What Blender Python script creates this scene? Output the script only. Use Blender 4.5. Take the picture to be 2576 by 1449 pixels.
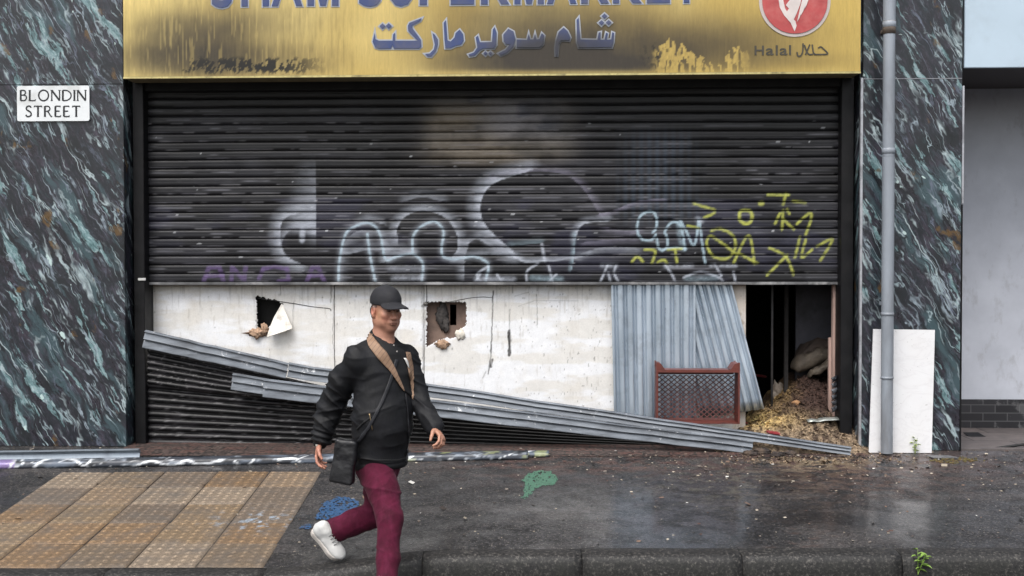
import bpy, bmesh, math, random
import numpy as np
from mathutils import Vector, Matrix
from mathutils.bvhtree import BVHTree
from mathutils.geometry import tessellate_polygon
for o in list(bpy.data.objects): bpy.data.objects.remove(o)
SC = bpy.context.scene; COL = SC.collection
R = math.radians
# ---------------------------------------------------------------- camera, sky, sun, exposure
F = 2780.0; YAW, PITCH, ROLL = 2.055, 1.226, -0.064
CAM = Vector((0, -9.08, 1.52))
cd = bpy.data.cameras.new('camera'); cam = bpy.data.objects.new('camera', cd); COL.objects.link(cam)
cd.sensor_width = 36; cd.lens = 36 * F / 2576; cd.clip_end = 1000; cd.clip_start = .1
MR = (Matrix.Rotation(R(YAW), 3, 'Z') @ Matrix.Rotation(R(90 - PITCH), 3, 'X') @ Matrix.Rotation(R(ROLL), 3, 'Z'))
cam.matrix_world = Matrix.Translation(CAM) @ MR.to_4x4(); SC.camera = cam
SUN_EL, SUN_AZ = 58, 200
w = bpy.data.worlds.new('World'); SC.world = w; w.use_nodes = True
wn = w.node_tree; bg = wn.nodes['Background']; sky = wn.nodes.new('ShaderNodeTexSky'); sky.sky_type = 'NISHITA'
sky.sun_disc = False; sky.sun_elevation = R(SUN_EL); sky.sun_rotation = R(SUN_AZ); sky.dust_density = 4; sky.ozone_density = .6; sky.air_density = 1.2
hs = wn.nodes.new('ShaderNodeHueSaturation'); hs.inputs['Saturation'].default_value = .38
wn.links.new(sky.outputs[0], hs.inputs['Color']); wn.links.new(hs.outputs[0], bg.inputs[0]); bg.inputs[1].default_value = .15
sd = bpy.data.lights.new('sun', 'SUN'); sd.energy = 1.3; sd.angle = R(35); sd.color = (1, .97, .93)
so = bpy.data.objects.new('sun', sd); COL.objects.link(so)
d_ = Vector((math.sin(R(SUN_AZ)) * math.cos(R(SUN_EL)), math.cos(R(SUN_AZ)) * math.cos(R(SUN_EL)), math.sin(R(SUN_EL))))
so.rotation_euler = d_.to_track_quat('Z', 'Y').to_euler()
SC.view_settings.view_transform = 'Standard'; SC.view_settings.look = 'None'; SC.view_settings.exposure = 0.55; SC.view_settings.gamma = 1
SC.cycles.max_bounces = 6; SC.cycles.caustics_reflective = False; SC.cycles.caustics_refractive = False
# ---------------------------------------------------------------- projection helpers (measured picture positions -> world planes)
def ray(vx, vy): return MR @ Vector(((vx - 1288) / F, -(vy - 724.5) / F, -1))
def P(vx, vy, Y=0.0):
    d = ray(vx, vy); return CAM + d * ((Y - CAM.y) / d.y)
def PX(vx, Y=0, vy=700): return P(vx, vy, Y).x
def PZ(vy, Y=0, vx=1288): return P(vx, vy, Y).z
EU = Vector((math.cos(R(YAW)), math.sin(R(YAW)))); EN = Vector((-math.sin(R(YAW)), math.cos(R(YAW))))
KD = 6.42
def uw(u, wd): # kerb frame -> world xy; wd = metres behind the kerb's back line
    q = Vector((CAM.x, CAM.y)) + EN * (KD + wd) + EU * u; return q.x, q.y
def Yk(X): # Y of kerb back line
    p = Vector(uw(0, 0)); return p.y + (X - p.x) * EU.y / EU.x
def sstep(a, b, x):
    t = np.clip((np.asarray(x, float) - a) / (b - a), 0, 1); return t * t * (3 - 2 * t)
def drop(X): return .254 - .111 * sstep(-1.5, -.3, np.asarray(X) + .33 * 0 + .2)
def GZ(X, Y):
    X = np.asarray(X, float); Y = np.asarray(Y, float)
    return -drop(X) * np.maximum(-Y, 0) / (-Yk(X))
def G(vx, vy, dz=0):
    d = ray(vx, vy); t = (0 - CAM.z) / d.z
    for _ in range(30):
        p = CAM + d * t; t = (float(GZ(p.x, p.y)) + dz - CAM.z) / d.z
    return CAM + d * t
# ---------------------------------------------------------------- noise
def vnoise(x, y, seed=0):
    x = np.asarray(x, float); y = np.asarray(y, float)
    xi = np.floor(x).astype(np.int64); yi = np.floor(y).astype(np.int64); fx = x - xi; fy = y - yi
    def h(a, b):
        n = (a * 374761393 + b * 668265263 + seed * 982451653) & 0xffffffff
        n = ((n ^ (n >> 13)) * 1274126177) & 0xffffffff
        return ((n ^ (n >> 16)) & 0xffff) / 65535.0
    fx = fx * fx * (3 - 2 * fx); fy = fy * fy * (3 - 2 * fy)
    return (h(xi, yi) * (1 - fx) + h(xi + 1, yi) * fx) * (1 - fy) + (h(xi, yi + 1) * (1 - fx) + h(xi + 1, yi + 1) * fx) * fy
def fbm(x, y, o=4, seed=0):
    s = 0; a = .5
    for i in range(o):
        s = s + a * vnoise(x * 2 ** i, y * 2 ** i, seed + i); a *= .5
    return s / (1 - .5 ** o)
# ---------------------------------------------------------------- colour and node helpers
def lin(c): c /= 255.0; return c / 12.92 if c <= .04045 else ((c + .055) / 1.055) ** 2.4
def C3(r, g, b): return np.array([lin(r), lin(g), lin(b)])
def C(r, g, b): return (lin(r), lin(g), lin(b), 1)
class NT:
    def __init__(s, name, rough=.6, metal=0.0, spec=.5):
        s.m = bpy.data.materials.new(name); s.m.use_nodes = True; s.t = s.m.node_tree; s.b = s.t.nodes['Principled BSDF']
        s.b.inputs['Roughness'].default_value = rough; s.b.inputs['Metallic'].default_value = metal; s.b.inputs['Specular IOR Level'].default_value = spec
        s._pos = None
    def n(s, ty, **kw):
        nd = s.t.nodes.new(ty)
        for k, v in kw.items(): setattr(nd, k, v)
        return nd
    def l(s, a, b):
        if hasattr(a, 'is_output'): s.t.links.new(a, b)
        else: b.default_value = a
    @property
    def pos(s):
        if s._pos is None: s._pos = s.n('ShaderNodeTexCoord').outputs['Object']
        return s._pos
    def mapv(s, v=None, sc=(1, 1, 1), rot=(0, 0, 0), loc=(0, 0, 0)):
        m = s.n('ShaderNodeMapping'); s.l(v or s.pos, m.inputs[0]); m.inputs['Scale'].default_value = sc; m.inputs['Rotation'].default_value = rot; m.inputs['Location'].default_value = loc
        return m.outputs[0]
    def noise(s, scale, v=None, detail=4, rough=.55, dist=0, col=False):
        q = s.n('ShaderNodeTexNoise'); s.l(v or s.pos, q.inputs['Vector']); q.inputs['Scale'].default_value = scale
        q.inputs['Detail'].default_value = detail; q.inputs['Roughness'].default_value = rough; q.inputs['Distortion'].default_value = dist
        return q.outputs[1 if col else 0]
    def vor(s, scale, v=None, feat='F1', out='Distance', rnd=1):
        q = s.n('ShaderNodeTexVoronoi', feature=feat); s.l(v or s.pos, q.inputs['Vector']); q.inputs['Scale'].default_value = scale; q.inputs['Randomness'].default_value = rnd
        return q.outputs[out]
    def ramp(s, f, stops, interp='LINEAR'):
        q = s.n('ShaderNodeValToRGB'); q.color_ramp.interpolation = interp; e = q.color_ramp.elements
        while len(e) < len(stops): e.new(.5)
        for k, (p, c) in enumerate(stops):
            e[k].position = p; e[k].color = c if hasattr(c, '__len__') else (c, c, c, 1)
        s.l(f, q.inputs[0]); return q.outputs[0]
    def mix(s, f, a, b, mode='MIX'):
        q = s.n('ShaderNodeMix', data_type='RGBA', blend_type=mode)
        s.l(f, q.inputs[0]); s.l(a, q.inputs[6]); s.l(b, q.inputs[7]); return q.outputs[2]
    def math(s, op, a, b=0.0, clamp=False):
        q = s.n('ShaderNodeMath', operation=op, use_clamp=clamp); s.l(a, q.inputs[0]); s.l(b, q.inputs[1]); return q.outputs[0]
    def attr(s, name='Col', out='Color'):
        q = s.n('ShaderNodeAttribute', attribute_name=name); return q.outputs[out]
    def color(s, c): s.l(c, s.b.inputs['Base Color']); return s
    def rough(s, c): s.l(c, s.b.inputs['Roughness']); return s
    def bump(s, h, strength=.3, dist=.005):
        q = s.n('ShaderNodeBump'); q.inputs['Strength'].default_value = strength; q.inputs['Distance'].default_value = dist
        s.l(h, q.inputs['Height'])
        if s.b.inputs['Normal'].is_linked: s.l(s.b.inputs['Normal'].links[0].from_socket, q.inputs['Normal'])
        s.l(q.outputs[0], s.b.inputs['Normal']); return s
def simple(name, c, rough=.6, metal=0, var=.25, scale=12, bump=.15, sc=(1, 1, 1), spec=.5, dirt=None, bd=.003):
    t = NT(name, rough, metal, spec); v = t.mapv(sc=sc)
    n1 = t.noise(scale, v, 5); n2 = t.noise(scale * 9, v, 3)
    a = tuple(x * (1 - var) for x in c[:3]) + (1,); b = tuple(min(1, x * (1 + var)) for x in c[:3]) + (1,)
    col = t.ramp(n1, [(.3, a), (.7, b)])
    if dirt:
        col = t.mix(t.ramp(t.noise(scale * .6, t.mapv(v, loc=(7, 3, 1)), 6, .65), [(.5, 0.0), (.72, .8)]), col, dirt)
    t.color(col); t.rough(t.ramp(n1, [(.2, max(.05, rough - .12)), (.8, min(1, rough + .12))])); t.bump(n2, bump, bd)
    return t.m
# ---------------------------------------------------------------- mesh helpers
def link(name, me, mat=None, parent=None, smooth=False):
    o = bpy.data.objects.new(name, me); COL.objects.link(o)
    if mat is not None:
        for m in (mat if isinstance(mat, (list, tuple)) else [mat]): me.materials.append(m)
    if parent is not None: o.parent = parent; o.matrix_parent_inverse = parent.matrix_world.inverted()
    if smooth: me.polygons.foreach_set('use_smooth', [p.loop_total < 6 for p in me.polygons])
    return o
def tag(o, label=None, cat=None, group=None, kind=None):
    if label: o['label'] = label
    if cat: o['category'] = cat
    if group: o['group'] = group
    if kind: o['kind'] = kind
    return o
def thing(name, loc, label, cat, group=None):
    o = bpy.data.objects.new(name, None); COL.objects.link(o); o.location = loc; o.empty_display_size = .1
    o.matrix_world = Matrix.Translation(Vector(loc)); return tag(o, label, cat, group)
def mesh(name, V, Fc):
    me = bpy.data.meshes.new(name); me.from_pydata([tuple(v) for v in V], [], Fc); me.update(); return me
def npmesh(name, V, Q):
    me = bpy.data.meshes.new(name); V = np.asarray(V, np.float32); Q = np.asarray(Q, np.int32); k = Q.shape[1]
    me.vertices.add(len(V)); me.vertices.foreach_set('co', V.ravel()); me.loops.add(Q.size); me.loops.foreach_set('vertex_index', Q.ravel())
    me.polygons.add(len(Q)); me.polygons.foreach_set('loop_start', np.arange(0, Q.size, k, dtype=np.int32)); me.update(calc_edges=True); me.validate(); return me
def setcol(me, cols, name='Col'):
    a = me.color_attributes.new(name, 'FLOAT_COLOR', 'POINT'); cols = np.asarray(cols, np.float32)
    if cols.shape[1] == 3: cols = np.c_[cols, np.ones(len(cols), np.float32)]
    a.data.foreach_set('color', cols.ravel())
def gridmesh(name, PT, keep=None, flip=False): # PT[ny,nx,3]
    ny, nx = PT.shape[:2]; i = np.arange(ny * nx).reshape(ny, nx)
    q = np.stack([i[:-1, :-1], i[:-1, 1:], i[1:, 1:], i[1:, :-1]], -1)
    if flip: q = q[..., ::-1]
    q = q[keep] if keep is not None else q.reshape(-1, 4)
    return npmesh(name, PT.reshape(-1, 3), q)
class MB: # boxes, bars, extrusions -> one mesh
    def __init__(s): s.v = []; s.f = []
    def add(s, V, Fc):
        n = len(s.v); s.v += [tuple(v) for v in V]; s.f += [tuple(i + n for i in f) for f in Fc]; return s
    def box(s, a, b, bev=0.0, rot=None, piv=None):
        bm = bmesh.new(); bmesh.ops.create_cube(bm, size=1)
        c = [(a[i] + b[i]) / 2 for i in range(3)]; d = [abs(b[i] - a[i]) for i in range(3)]
        for v in bm.verts: v.co = Vector((v.co.x * d[0], v.co.y * d[1], v.co.z * d[2]))
        if bev: bmesh.ops.bevel(bm, geom=bm.edges[:], offset=min(bev, min(d) * .45), segments=2, affect='EDGES')
        for v in bm.verts:
            v.co = (rot @ v.co if rot else v.co) + Vector(c)
        bm.verts.index_update(); s.add([v.co for v in bm.verts], [[v.index for v in f.verts] for f in bm.faces]); bm.free(); return s
    def prism(s, pts, off, hole=None): # closed polygon pts (3D) extruded by vector off
        n = len(pts); pts = [Vector(p) for p in pts]; off = Vector(off)
        tri = tessellate_polygon([pts]); V = pts + [p + off for p in pts]
        Fc = [tuple(t) for t in tri] + [tuple(i + n for i in reversed(t)) for t in tri] + [(i, (i + 1) % n, (i + 1) % n + n, i + n) for i in range(n)]
        s.add(V, Fc); return s
    def extr(s, prof, p0, p1, up=Vector((0, 0, 1)), closed=True, seg=1, wob=0.0, caps=True, seed=0):
        p0 = Vector(p0); p1 = Vector(p1); d = (p1 - p0).normalized(); side = d.cross(up).normalized(); u2 = side.cross(d); n = len(prof); V = []; rg = random.Random(seed)
        for k in range(seg + 1):
            c = p0.lerp(p1, k / seg) + (u2 * rg.uniform(-wob, wob) + side * rg.uniform(-wob, wob) if 0 < k < seg else Vector())
            V += [c + side * a + u2 * b for a, b in prof]
        Fc = []; m = n if closed else n - 1
        for k in range(seg):
            for i in range(m): Fc.append((k * n + i, k * n + (i + 1) % n, (k + 1) * n + (i + 1) % n, (k + 1) * n + i))
        if closed and caps: Fc += [tuple(range(n - 1, -1, -1)), tuple(seg * n + i for i in range(n))]
        s.add(V, Fc); return s
    def tube(s, pts, r, n=10, caps=True):
        pts = [Vector(p) for p in pts]; rs = r if hasattr(r, '__len__') else [r] * len(pts); V = []; ref = None
        for k, p in enumerate(pts):
            d = (pts[min(k + 1, len(pts) - 1)] - pts[max(k - 1, 0)]).normalized()
            if ref is None: ref = d.orthogonal().normalized()
            ref = (ref - d * ref.dot(d)).normalized(); b = d.cross(ref)
            V += [p + (ref * math.cos(2 * math.pi * i / n) + b * math.sin(2 * math.pi * i / n)) * rs[k] for i in range(n)]
        Fc = [(k * n + i, k * n + (i + 1) % n, (k + 1) * n + (i + 1) % n, (k + 1) * n + i) for k in range(len(pts) - 1) for i in range(n)]
        if caps: Fc += [tuple(range(n - 1, -1, -1)), tuple((len(pts) - 1) * n + i for i in range(n))]
        s.add(V, Fc); return s
    def ell(s, c, r, rot=None, n=8, noise=0, seed=0):
        bm = bmesh.new(); bmesh.ops.create_icosphere(bm, subdivisions=2 if n < 12 else 3, radius=1); rg = random.Random(seed)
        for v in bm.verts:
            q = Vector((v.co.x * r[0], v.co.y * r[1], v.co.z * r[2])) * (1 + rg.uniform(-noise, noise)); v.co = (rot @ q if rot else q) + Vector(c)
        s.add([v.co for v in bm.verts], [[v.index for v in f.verts] for f in bm.faces]); bm.free(); return s
    def build(s, name, mat, parent=None, smooth=False): return link(name, fixn(mesh(name, s.v, s.f)), mat, parent, smooth)
def fixn(me):
    bm = bmesh.new(); bm.from_mesh(me); bmesh.ops.recalc_face_normals(bm, faces=bm.faces[:]); bm.to_mesh(me); bm.free(); return me
def solid(o, th, off=-1):
    m = o.modifiers.new('solid', 'SOLIDIFY'); m.thickness = th; m.offset = off; return o
def cloud_seg(px, py, pts): # distance field to polyline
    D = np.full(px.shape, 1e9)
    for (ax, ay), (bx, by) in zip(pts[:-1], pts[1:]):
        dx, dy = bx - ax, by - ay; L = dx * dx + dy * dy + 1e-9
        t = np.clip(((px - ax) * dx + (py - ay) * dy) / L, 0, 1); D = np.minimum(D, np.hypot(px - ax - t * dx, py - ay - t * dy))
    return D
def smoothline(pts, n=6): # Catmull-Rom
    if len(pts) < 3: return pts
    p = [pts[0]] + list(pts) + [pts[-1]]; out = []
    for i in range(1, len(p) - 2):
        a, b, c, d = [np.array(q, float) for q in p[i - 1:i + 3]]
        for k in range(n):
            t = k / n; out.append(tuple(.5 * (2 * b + (c - a) * t + (2 * a - 5 * b + 4 * c - d) * t * t + (3 * b - a - 3 * c + d) * t ** 3)))
    out.append(tuple(pts[-1])); return out
def inpoly(px, py, poly):
    r = np.zeros(px.shape, bool); n = len(poly)
    for i in range(n):
        x1, y1 = poly[i]; x2, y2 = poly[(i + 1) % n]
        c = ((y1 > py) != (y2 > py)) & (px < (x2 - x1) * (py - y1) / (y2 - y1 + 1e-12) + x1); r ^= c
    return r
def V2(PT): # world points -> measured picture coordinates (used to lay painted marks where they are on the surface)
    q = (np.asarray(PT, float).reshape(-1, 3) - np.array(CAM)) @ np.array(MR)
    return (1288 + F * q[:, 0] / -q[:, 2]).reshape(PT.shape[:-1]), (724.5 - F * q[:, 1] / -q[:, 2]).reshape(PT.shape[:-1])
# ---------------------------------------------------------------- materials of the setting
def marble_mat():
    t = NT('marble_print', .3, 0, .5)
    sx = t.n('ShaderNodeSeparateXYZ'); t.l(t.n('ShaderNodeNewGeometry').outputs['Position'], sx.inputs[0])
    cx = t.n('ShaderNodeCombineXYZ'); t.l(t.math('ADD', sx.outputs[0], sx.outputs[1]), cx.inputs[0]); t.l(sx.outputs[2], cx.inputs[1])
    base = cx.outputs[0]
    wob = t.noise(3.4, base, 4, .55, col=True)
    sb = t.n('ShaderNodeVectorMath', operation='SUBTRACT'); t.l(wob, sb.inputs[0]); sb.inputs[1].default_value = (.5, .5, .5)
    sm = t.n('ShaderNodeVectorMath', operation='SCALE'); t.l(sb.outputs[0], sm.inputs[0]); sm.inputs['Scale'].default_value = .13
    ad = t.n('ShaderNodeVectorMath', operation='ADD'); t.l(base, ad.inputs[0]); t.l(sm.outputs[0], ad.inputs[1])
    rot = t.mapv(ad.outputs[0], rot=(0, 0, R(60)))          # veins fall to the right, about 58 degrees
    def st(v, a, l=(0, 0, 0)): return t.mapv(v, sc=(a, 1, 1), loc=l)
    g = t.noise(7, st(rot, .42), 7, .68)
    col = t.ramp(g, [(.28, C(13, 16, 21)), (.42, C(38, 34, 42)), (.52, C(26, 32, 38)), (.64, C(52, 46, 57)), (.78, C(38, 56, 60))])
    gf = t.noise(38, st(rot, .3), 5, .75)
    col = t.mix(t.ramp(gf, [(.5, 0.0), (.68, .45)]), col, C(88, 84, 98))
    col = t.mix(t.ramp(gf, [(.3, .6), (.46, 0.0)]), col, C(15, 18, 24))
    dk = t.noise(4.2, st(rot, .6, (4, 2, 0)), 5, .6); col = t.mix(t.ramp(dk, [(.5, 0.0), (.64, .85)]), col, C(20, 25, 28))
    gr = t.noise(5.2, st(rot, .22, (3, 1, 0)), 6, .62)
    col = t.mix(t.ramp(gr, [(.54, 0.0), (.62, .85)]), col, C(62, 82, 88))
    n2 = t.noise(8.0, st(rot, .16, (9, 5, 0)), 7, .62)
    te = t.ramp(n2, [(.575, 0.0), (.60, .8), (.68, 1.0)])
    tc = t.ramp(gf, [(.34, C(66, 98, 100)), (.5, C(116, 146, 150)), (.66, C(176, 196, 200))])
    col = t.mix(te, col, tc)
    def vein(sc, a, w, seed, lo, hi, cc):
        nonlocal col
        q = t.noise(sc, st(rot, a, seed), 3, .5, .35); r = t.math('ABSOLUTE', t.math('SUBTRACT', q, .5))
        ln = t.ramp(r, [(0, 1.0), (w, 0.0)]); mk = t.ramp(t.noise(6, st(rot, .5, (seed[1], seed[0], 0)), 3), [(lo, 0.0), (hi, 1.0)])
        col = t.mix(t.math('MULTIPLY', ln, mk), col, cc)
    vein(6, .14, .022, (2, 8, 0), .48, .60, C(172, 188, 192)); vein(9, .13, .024, (5, 3, 0), .5, .62, C(146, 160, 170)); vein(8, .13, .022, (15, 6, 0), .48, .56, C(13, 15, 20)); vein(15, .14, .03, (25, 16, 0), .52, .66, C(100, 108, 124)); vein(11, .12, .02, (35, 26, 0), .52, .6, C(150, 168, 174))
    bl = t.noise(9, st(rot, .6, (31, 7, 0)), 3, .5); col = t.mix(t.ramp(bl, [(.705, 0.0), (.72, .95)]), col, C(188, 210, 208))
    oc = t.noise(4.4, st(rot, .7, (13, 21, 0)), 5, .6); col = t.mix(t.ramp(oc, [(.635, 0.0), (.68, .75)]), col, C(98, 74, 38))
    gr2 = t.ramp(t.noise(1.3, base, 3), [(.35, 0.0), (.8, .10)]); col = t.mix(gr2, col, C(104, 110, 118))
    t.color(col); t.rough(t.ramp(g, [(.3, .22), (.7, .42)])); t.bump(gf, .06, .002); return t.m
MARBLE = marble_mat()
BLACKST = simple('black_painted_steel', C(12, 12, 15), .5, 0, .4, 9, .15, spec=.3, dirt=C(30, 29, 30))
SOOT_SHADE = simple('soot_shade_black', C(7, 7, 7), .8, 0, .4, 6, .3)
DARKROOM = simple('burnt_plaster', C(13, 12, 12), .95, 0, .4, 4, .4)
ALU = simple('aluminium_trim', C(188, 190, 196), .35, .6, .12, 14, .08, dirt=C(120, 120, 124))
GALV = simple('galvanised_steel', C(150, 160, 170), .38, .45, .12, 10, .1, sc=(1, 1, .3), dirt=C(116, 122, 132))
def attrmat(name, rough=.5, metal=0, var=.25, scale=30, bump=.2, bd=.003, sc=(1, 1, 1), fine=.0, spec=.5, rattr=None):
    t = NT(name, rough, metal, spec); v = t.mapv(sc=sc); n1 = t.noise(scale, v, 6, .65)
    k = t.ramp(n1, [(.25, 1 - var), (.75, 1 + var)])
    col = t.mix(1.0, t.attr(), k, 'MULTIPLY')
    if fine:
        n2 = t.noise(scale * 6, v, 3, .7); col = t.mix(1.0, col, t.ramp(n2, [(.3, 1 - fine), (.7, 1 + fine)]), 'MULTIPLY')
    t.color(col)
    if rattr: t.rough(t.math('MULTIPLY', t.attr(rattr, 'Fac'), t.ramp(n1, [(.3, .8), (.7, 1.2)])))
    else: t.rough(t.ramp(n1, [(.2, max(.05, rough - .12)), (.8, min(1, rough + .12))]))
    t.bump(n1, bump, bd); return t.m
# ---------------------------------------------------------------- ground: one sheet to the horizon, road, pavement, kerb
t = NT('ground_earth', .9); t.color(t.ramp(t.noise(.4, detail=6), [(.3, C(60, 58, 55)), (.7, C(84, 82, 78))])); t.bump(t.noise(3), .3, .02); GM = t.m
link('ground', mesh('ground', [(-300, -300, -.36), (300, -300, -.36), (300, 300, -.36), (-300, 300, -.36)], [(0, 1, 2, 3)]), GM)['kind'] = 'structure'
def asphalt(name, base, wet):
    t = NT(name, .6, 0, .5); n1 = t.noise(2.2, detail=6, rough=.6); n2 = t.noise(150, detail=3, rough=.7); n3 = t.noise(46, detail=6, rough=.8)
    v = t.vor(170)
    col = t.ramp(n3, [(.40, tuple(x * .3 for x in base[:3]) + (1,)), (.49, base), (.55, tuple(x * 2.8 for x in base[:3]) + (1,)), (.63, tuple(x * 6.5 for x in base[:3]) + (1,))])
    st = t.vor(85, out='Color'); sx = t.n('ShaderNodeSeparateColor'); t.l(st, sx.inputs[0])
    sp = t.math('MULTIPLY', t.ramp(sx.outputs[0], [(.86, 0.0), (.9, 1.0)]), t.ramp(t.vor(85), [(.3, 1.0), (.5, 0.0)]))
    col = t.mix(t.math('MULTIPLY', sp, .8), col, C(122, 116, 108))
    col = t.mix(1.0, col, t.ramp(n1, [(.3, .75), (.7, 1.3)]), 'MULTIPLY')
    if wet: # tint and wetness come from attributes laid on the mesh
        col = t.mix(t.math('MULTIPLY', t.attr('Tint', 'Alpha'), t.ramp(n3, [(.38, .25), (.62, 1.0)])), col, t.attr('Tint'))
        wv = t.attr('Wet', 'Fac'); wn_ = t.math('ADD', wv, t.math('MULTIPLY', t.math('SUBTRACT', t.noise(4.5, detail=6, rough=.7), .5), 1.9))
        wt = t.ramp(wn_, [(.15, 0.0), (.85, 1.0)])
        col = t.mix(t.math('MULTIPLY', wt, .35), col, C(20, 20, 22))
        t.rough(t.math('SUBTRACT', t.ramp(n3, [(.3, .8), (.7, .66)]), t.math('MULTIPLY', wt, .42)))
        t.b.inputs['Coat Roughness'].default_value = .16; t.l(t.math('MULTIPLY', wt, .55), t.b.inputs['Coat Weight'])
        t.color(col); t.bump(t.math('ADD', n2, t.math('MULTIPLY', v, -.8)), .5, .005); return t.m
    t.rough(t.ramp(n3, [(.3, .6), (.7, .45)])); t.color(col); t.bump(t.math('ADD', n2, v), .6, .005); return t.m
ROADM = asphalt('road_asphalt', C(42, 42, 43), False); PAVEM = asphalt('pavement_asphalt', C(27, 26, 27), True)
RZ = -.29
q = [uw(-60, -.16), uw(60, -.16), uw(60, -12), uw(-60, -12)]
link('road', mesh('road', [(x, y, RZ) for x, y in q], [(0, 3, 2, 1)]), ROADM)['kind'] = 'structure'
nx, ny = 1000, 190
X = np.linspace(-8.2, 8.8, nx)[None, :].repeat(ny, 0); S = np.linspace(0, 1, ny)[:, None].repeat(nx, 1)
Y = S * Yk(X); Z = GZ(X, Y) + (fbm(X * 1.5, Y * 1.5, 3, 5) - .5) * .012 * np.minimum(1, S * 6) * np.minimum(1, (1 - S) * 8)
PT = np.stack([X, Y, Z], -1); px, py = V2(PT)
me = gridmesh('pavement', PT, flip=True)
tint = np.zeros((ny, nx, 4)); 
def addt(c, a):
    a = np.clip(a, 0, 1)[..., None]; na = tint[..., 3:] ; tint[..., :3] = np.where(na + a > 0, (tint[..., :3] * na * (1 - a) + np.array(c) * a) / np.maximum(na * (1 - a) + a, 1e-6), 0); tint[..., 3:] = na * (1 - a) + a
nz = fbm(X * 3, Y * 5, 5, 11); nz2 = fbm(X * 14, Y * 20, 4, 21)
addt(C3(104, 98, 96), sstep(.5, .66, nz) * .35)
addt(C3(96, 70, 64), sstep(.36, .62, fbm(X * 9, Y * 11, 5, 41)) * np.exp(-((py - 1165) / 42) ** 2) * sstep(1000, 1300, px) * (1 - .5 * sstep(2200, 2500, px)) * .8)
addt(C3(98, 72, 62), sstep(.4, .62, nz2) * np.exp(-((px - 2120) / 260) ** 2 - ((py - 1190) / 65) ** 2) * .85)
addt(C3(168, 148, 118), sstep(.42, .6, nz2) * np.exp(-((px - 2060) / 130) ** 2 - ((py - 1158) / 26) ** 2) * .9)
addt(C3(82, 62, 54), sstep(.5, .7, nz2) * np.exp(-((px - 1990) / 110) ** 2 - ((py - 1360) / 45) ** 2) * .7)
addt(C3(118, 116, 124), sstep(.42, .62, fbm(X * 7, Y * 9, 4, 51)) * np.exp(-((px - 1690) / 170) ** 2 - ((py - 1300) / 85) ** 2) * .55)  # pale bluish reflection of the corrugated sheets, painted into the tint
addt(C3(124, 122, 108), sstep(.5, .66, nz2) * np.exp(-((px - 1850) / 220) ** 2 - ((py - 1215) / 55) ** 2) * .6)
addt(C3(150, 166, 180), sstep(.62, .68, fbm(X * 16, Y * 16, 4, 61)) * np.exp(-((px - 640) / 90) ** 2 - ((py - 1315) / 22) ** 2))
ca = me.color_attributes.new('Tint', 'FLOAT_COLOR', 'POINT'); ca.data.foreach_set('color', tint.reshape(-1).astype(np.float32))
wet = .35 + .5 * np.exp(-((px - 1680) / 230) ** 2 - ((py - 1300) / 100) ** 2) + .45 * np.exp(-((px - 2270) / 170) ** 2 - ((py - 1310) / 90) ** 2) + (fbm(X * 1.2, Y * 2, 4, 9) - .5) * .9
wa = me.attributes.new('Wet', 'FLOAT', 'POINT'); wa.data.foreach_set('value', wet.reshape(-1).astype(np.float32))
link('pavement', me, PAVEM, smooth=True)['kind'] = 'structure'
# kerb stones: one run, dropped at the crossing
def kerb():
    t = NT('kerb_concrete', .62); n3 = t.noise(60, detail=5, rough=.7); n1 = t.noise(3, detail=5)
    col = t.ramp(n3, [(.36, C(10, 10, 10)), (.48, C(27, 26, 26)), (.56, C(46, 44, 43)), (.66, C(90, 87, 82))]); col = t.mix(1.0, col, t.ramp(n1, [(.3, .75), (.7, 1.25)]), 'MULTIPLY')
    sx = t.n('ShaderNodeSeparateXYZ'); t.l(t.n('ShaderNodeNewGeometry').outputs['Normal'], sx.inputs[0])
    moss = t.math('MULTIPLY', t.ramp(t.noise(9, detail=5), [(.35, 0.0), (.7, 1.0)]), t.ramp(sx.outputs[2], [(.2, .85), (.75, 0.0)]))
    col = t.mix(moss, col, C(30, 31, 27)); t.color(col); t.bump(n3, .5, .006)
    prof = [(.012, .0005), (.0, .001), (-.03, .0005), (-.085, .0), (-.118, -.008), (-.136, -.022), (-.146, -.045), (-.152, -.1), (-.158, -.36)]
    V = []; Fc = []; u = -6.37; L = .915; rg = random.Random(3)
    u0 = (1060 - 1288) / 442 - L * 8
    for k in range(18):
        a = u0 + k * L + .0015; b = a + L - .003; n0 = len(V); dz = rg.uniform(-.001, .0015); dw = rg.uniform(-.002, .002); m = 13
        for i in range(m):
            u = a + (b - a) * i / (m - 1); x, y = uw(u, 0); z = -float(drop(x)); e = .0012 if i in (0, m - 1) else 0
            for (pw, pz) in prof:
                X_, Y_ = uw(u, pw * 1.0 + dw + rg.uniform(-.0015, .0015)); V.append((X_, Y_, z + pz + dz - e + rg.uniform(-.0015, .0015)))
        n = len(prof)
        Fc += [(n0 + i * n + j, n0 + (i + 1) * n + j, n0 + (i + 1) * n + j + 1, n0 + i * n + j + 1) for i in range(m - 1) for j in range(n - 1)]
        Fc += [tuple(n0 + j for j in range(n)), tuple(n0 + (m - 1) * n + j for j in reversed(range(n)))]
    o = link('kerb', mesh('kerb', V, Fc), t.m, smooth=False); o['kind'] = 'structure'
    me = o.data
    for p in me.polygons: p.use_smooth = len(p.vertices) == 4
kerb()
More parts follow.
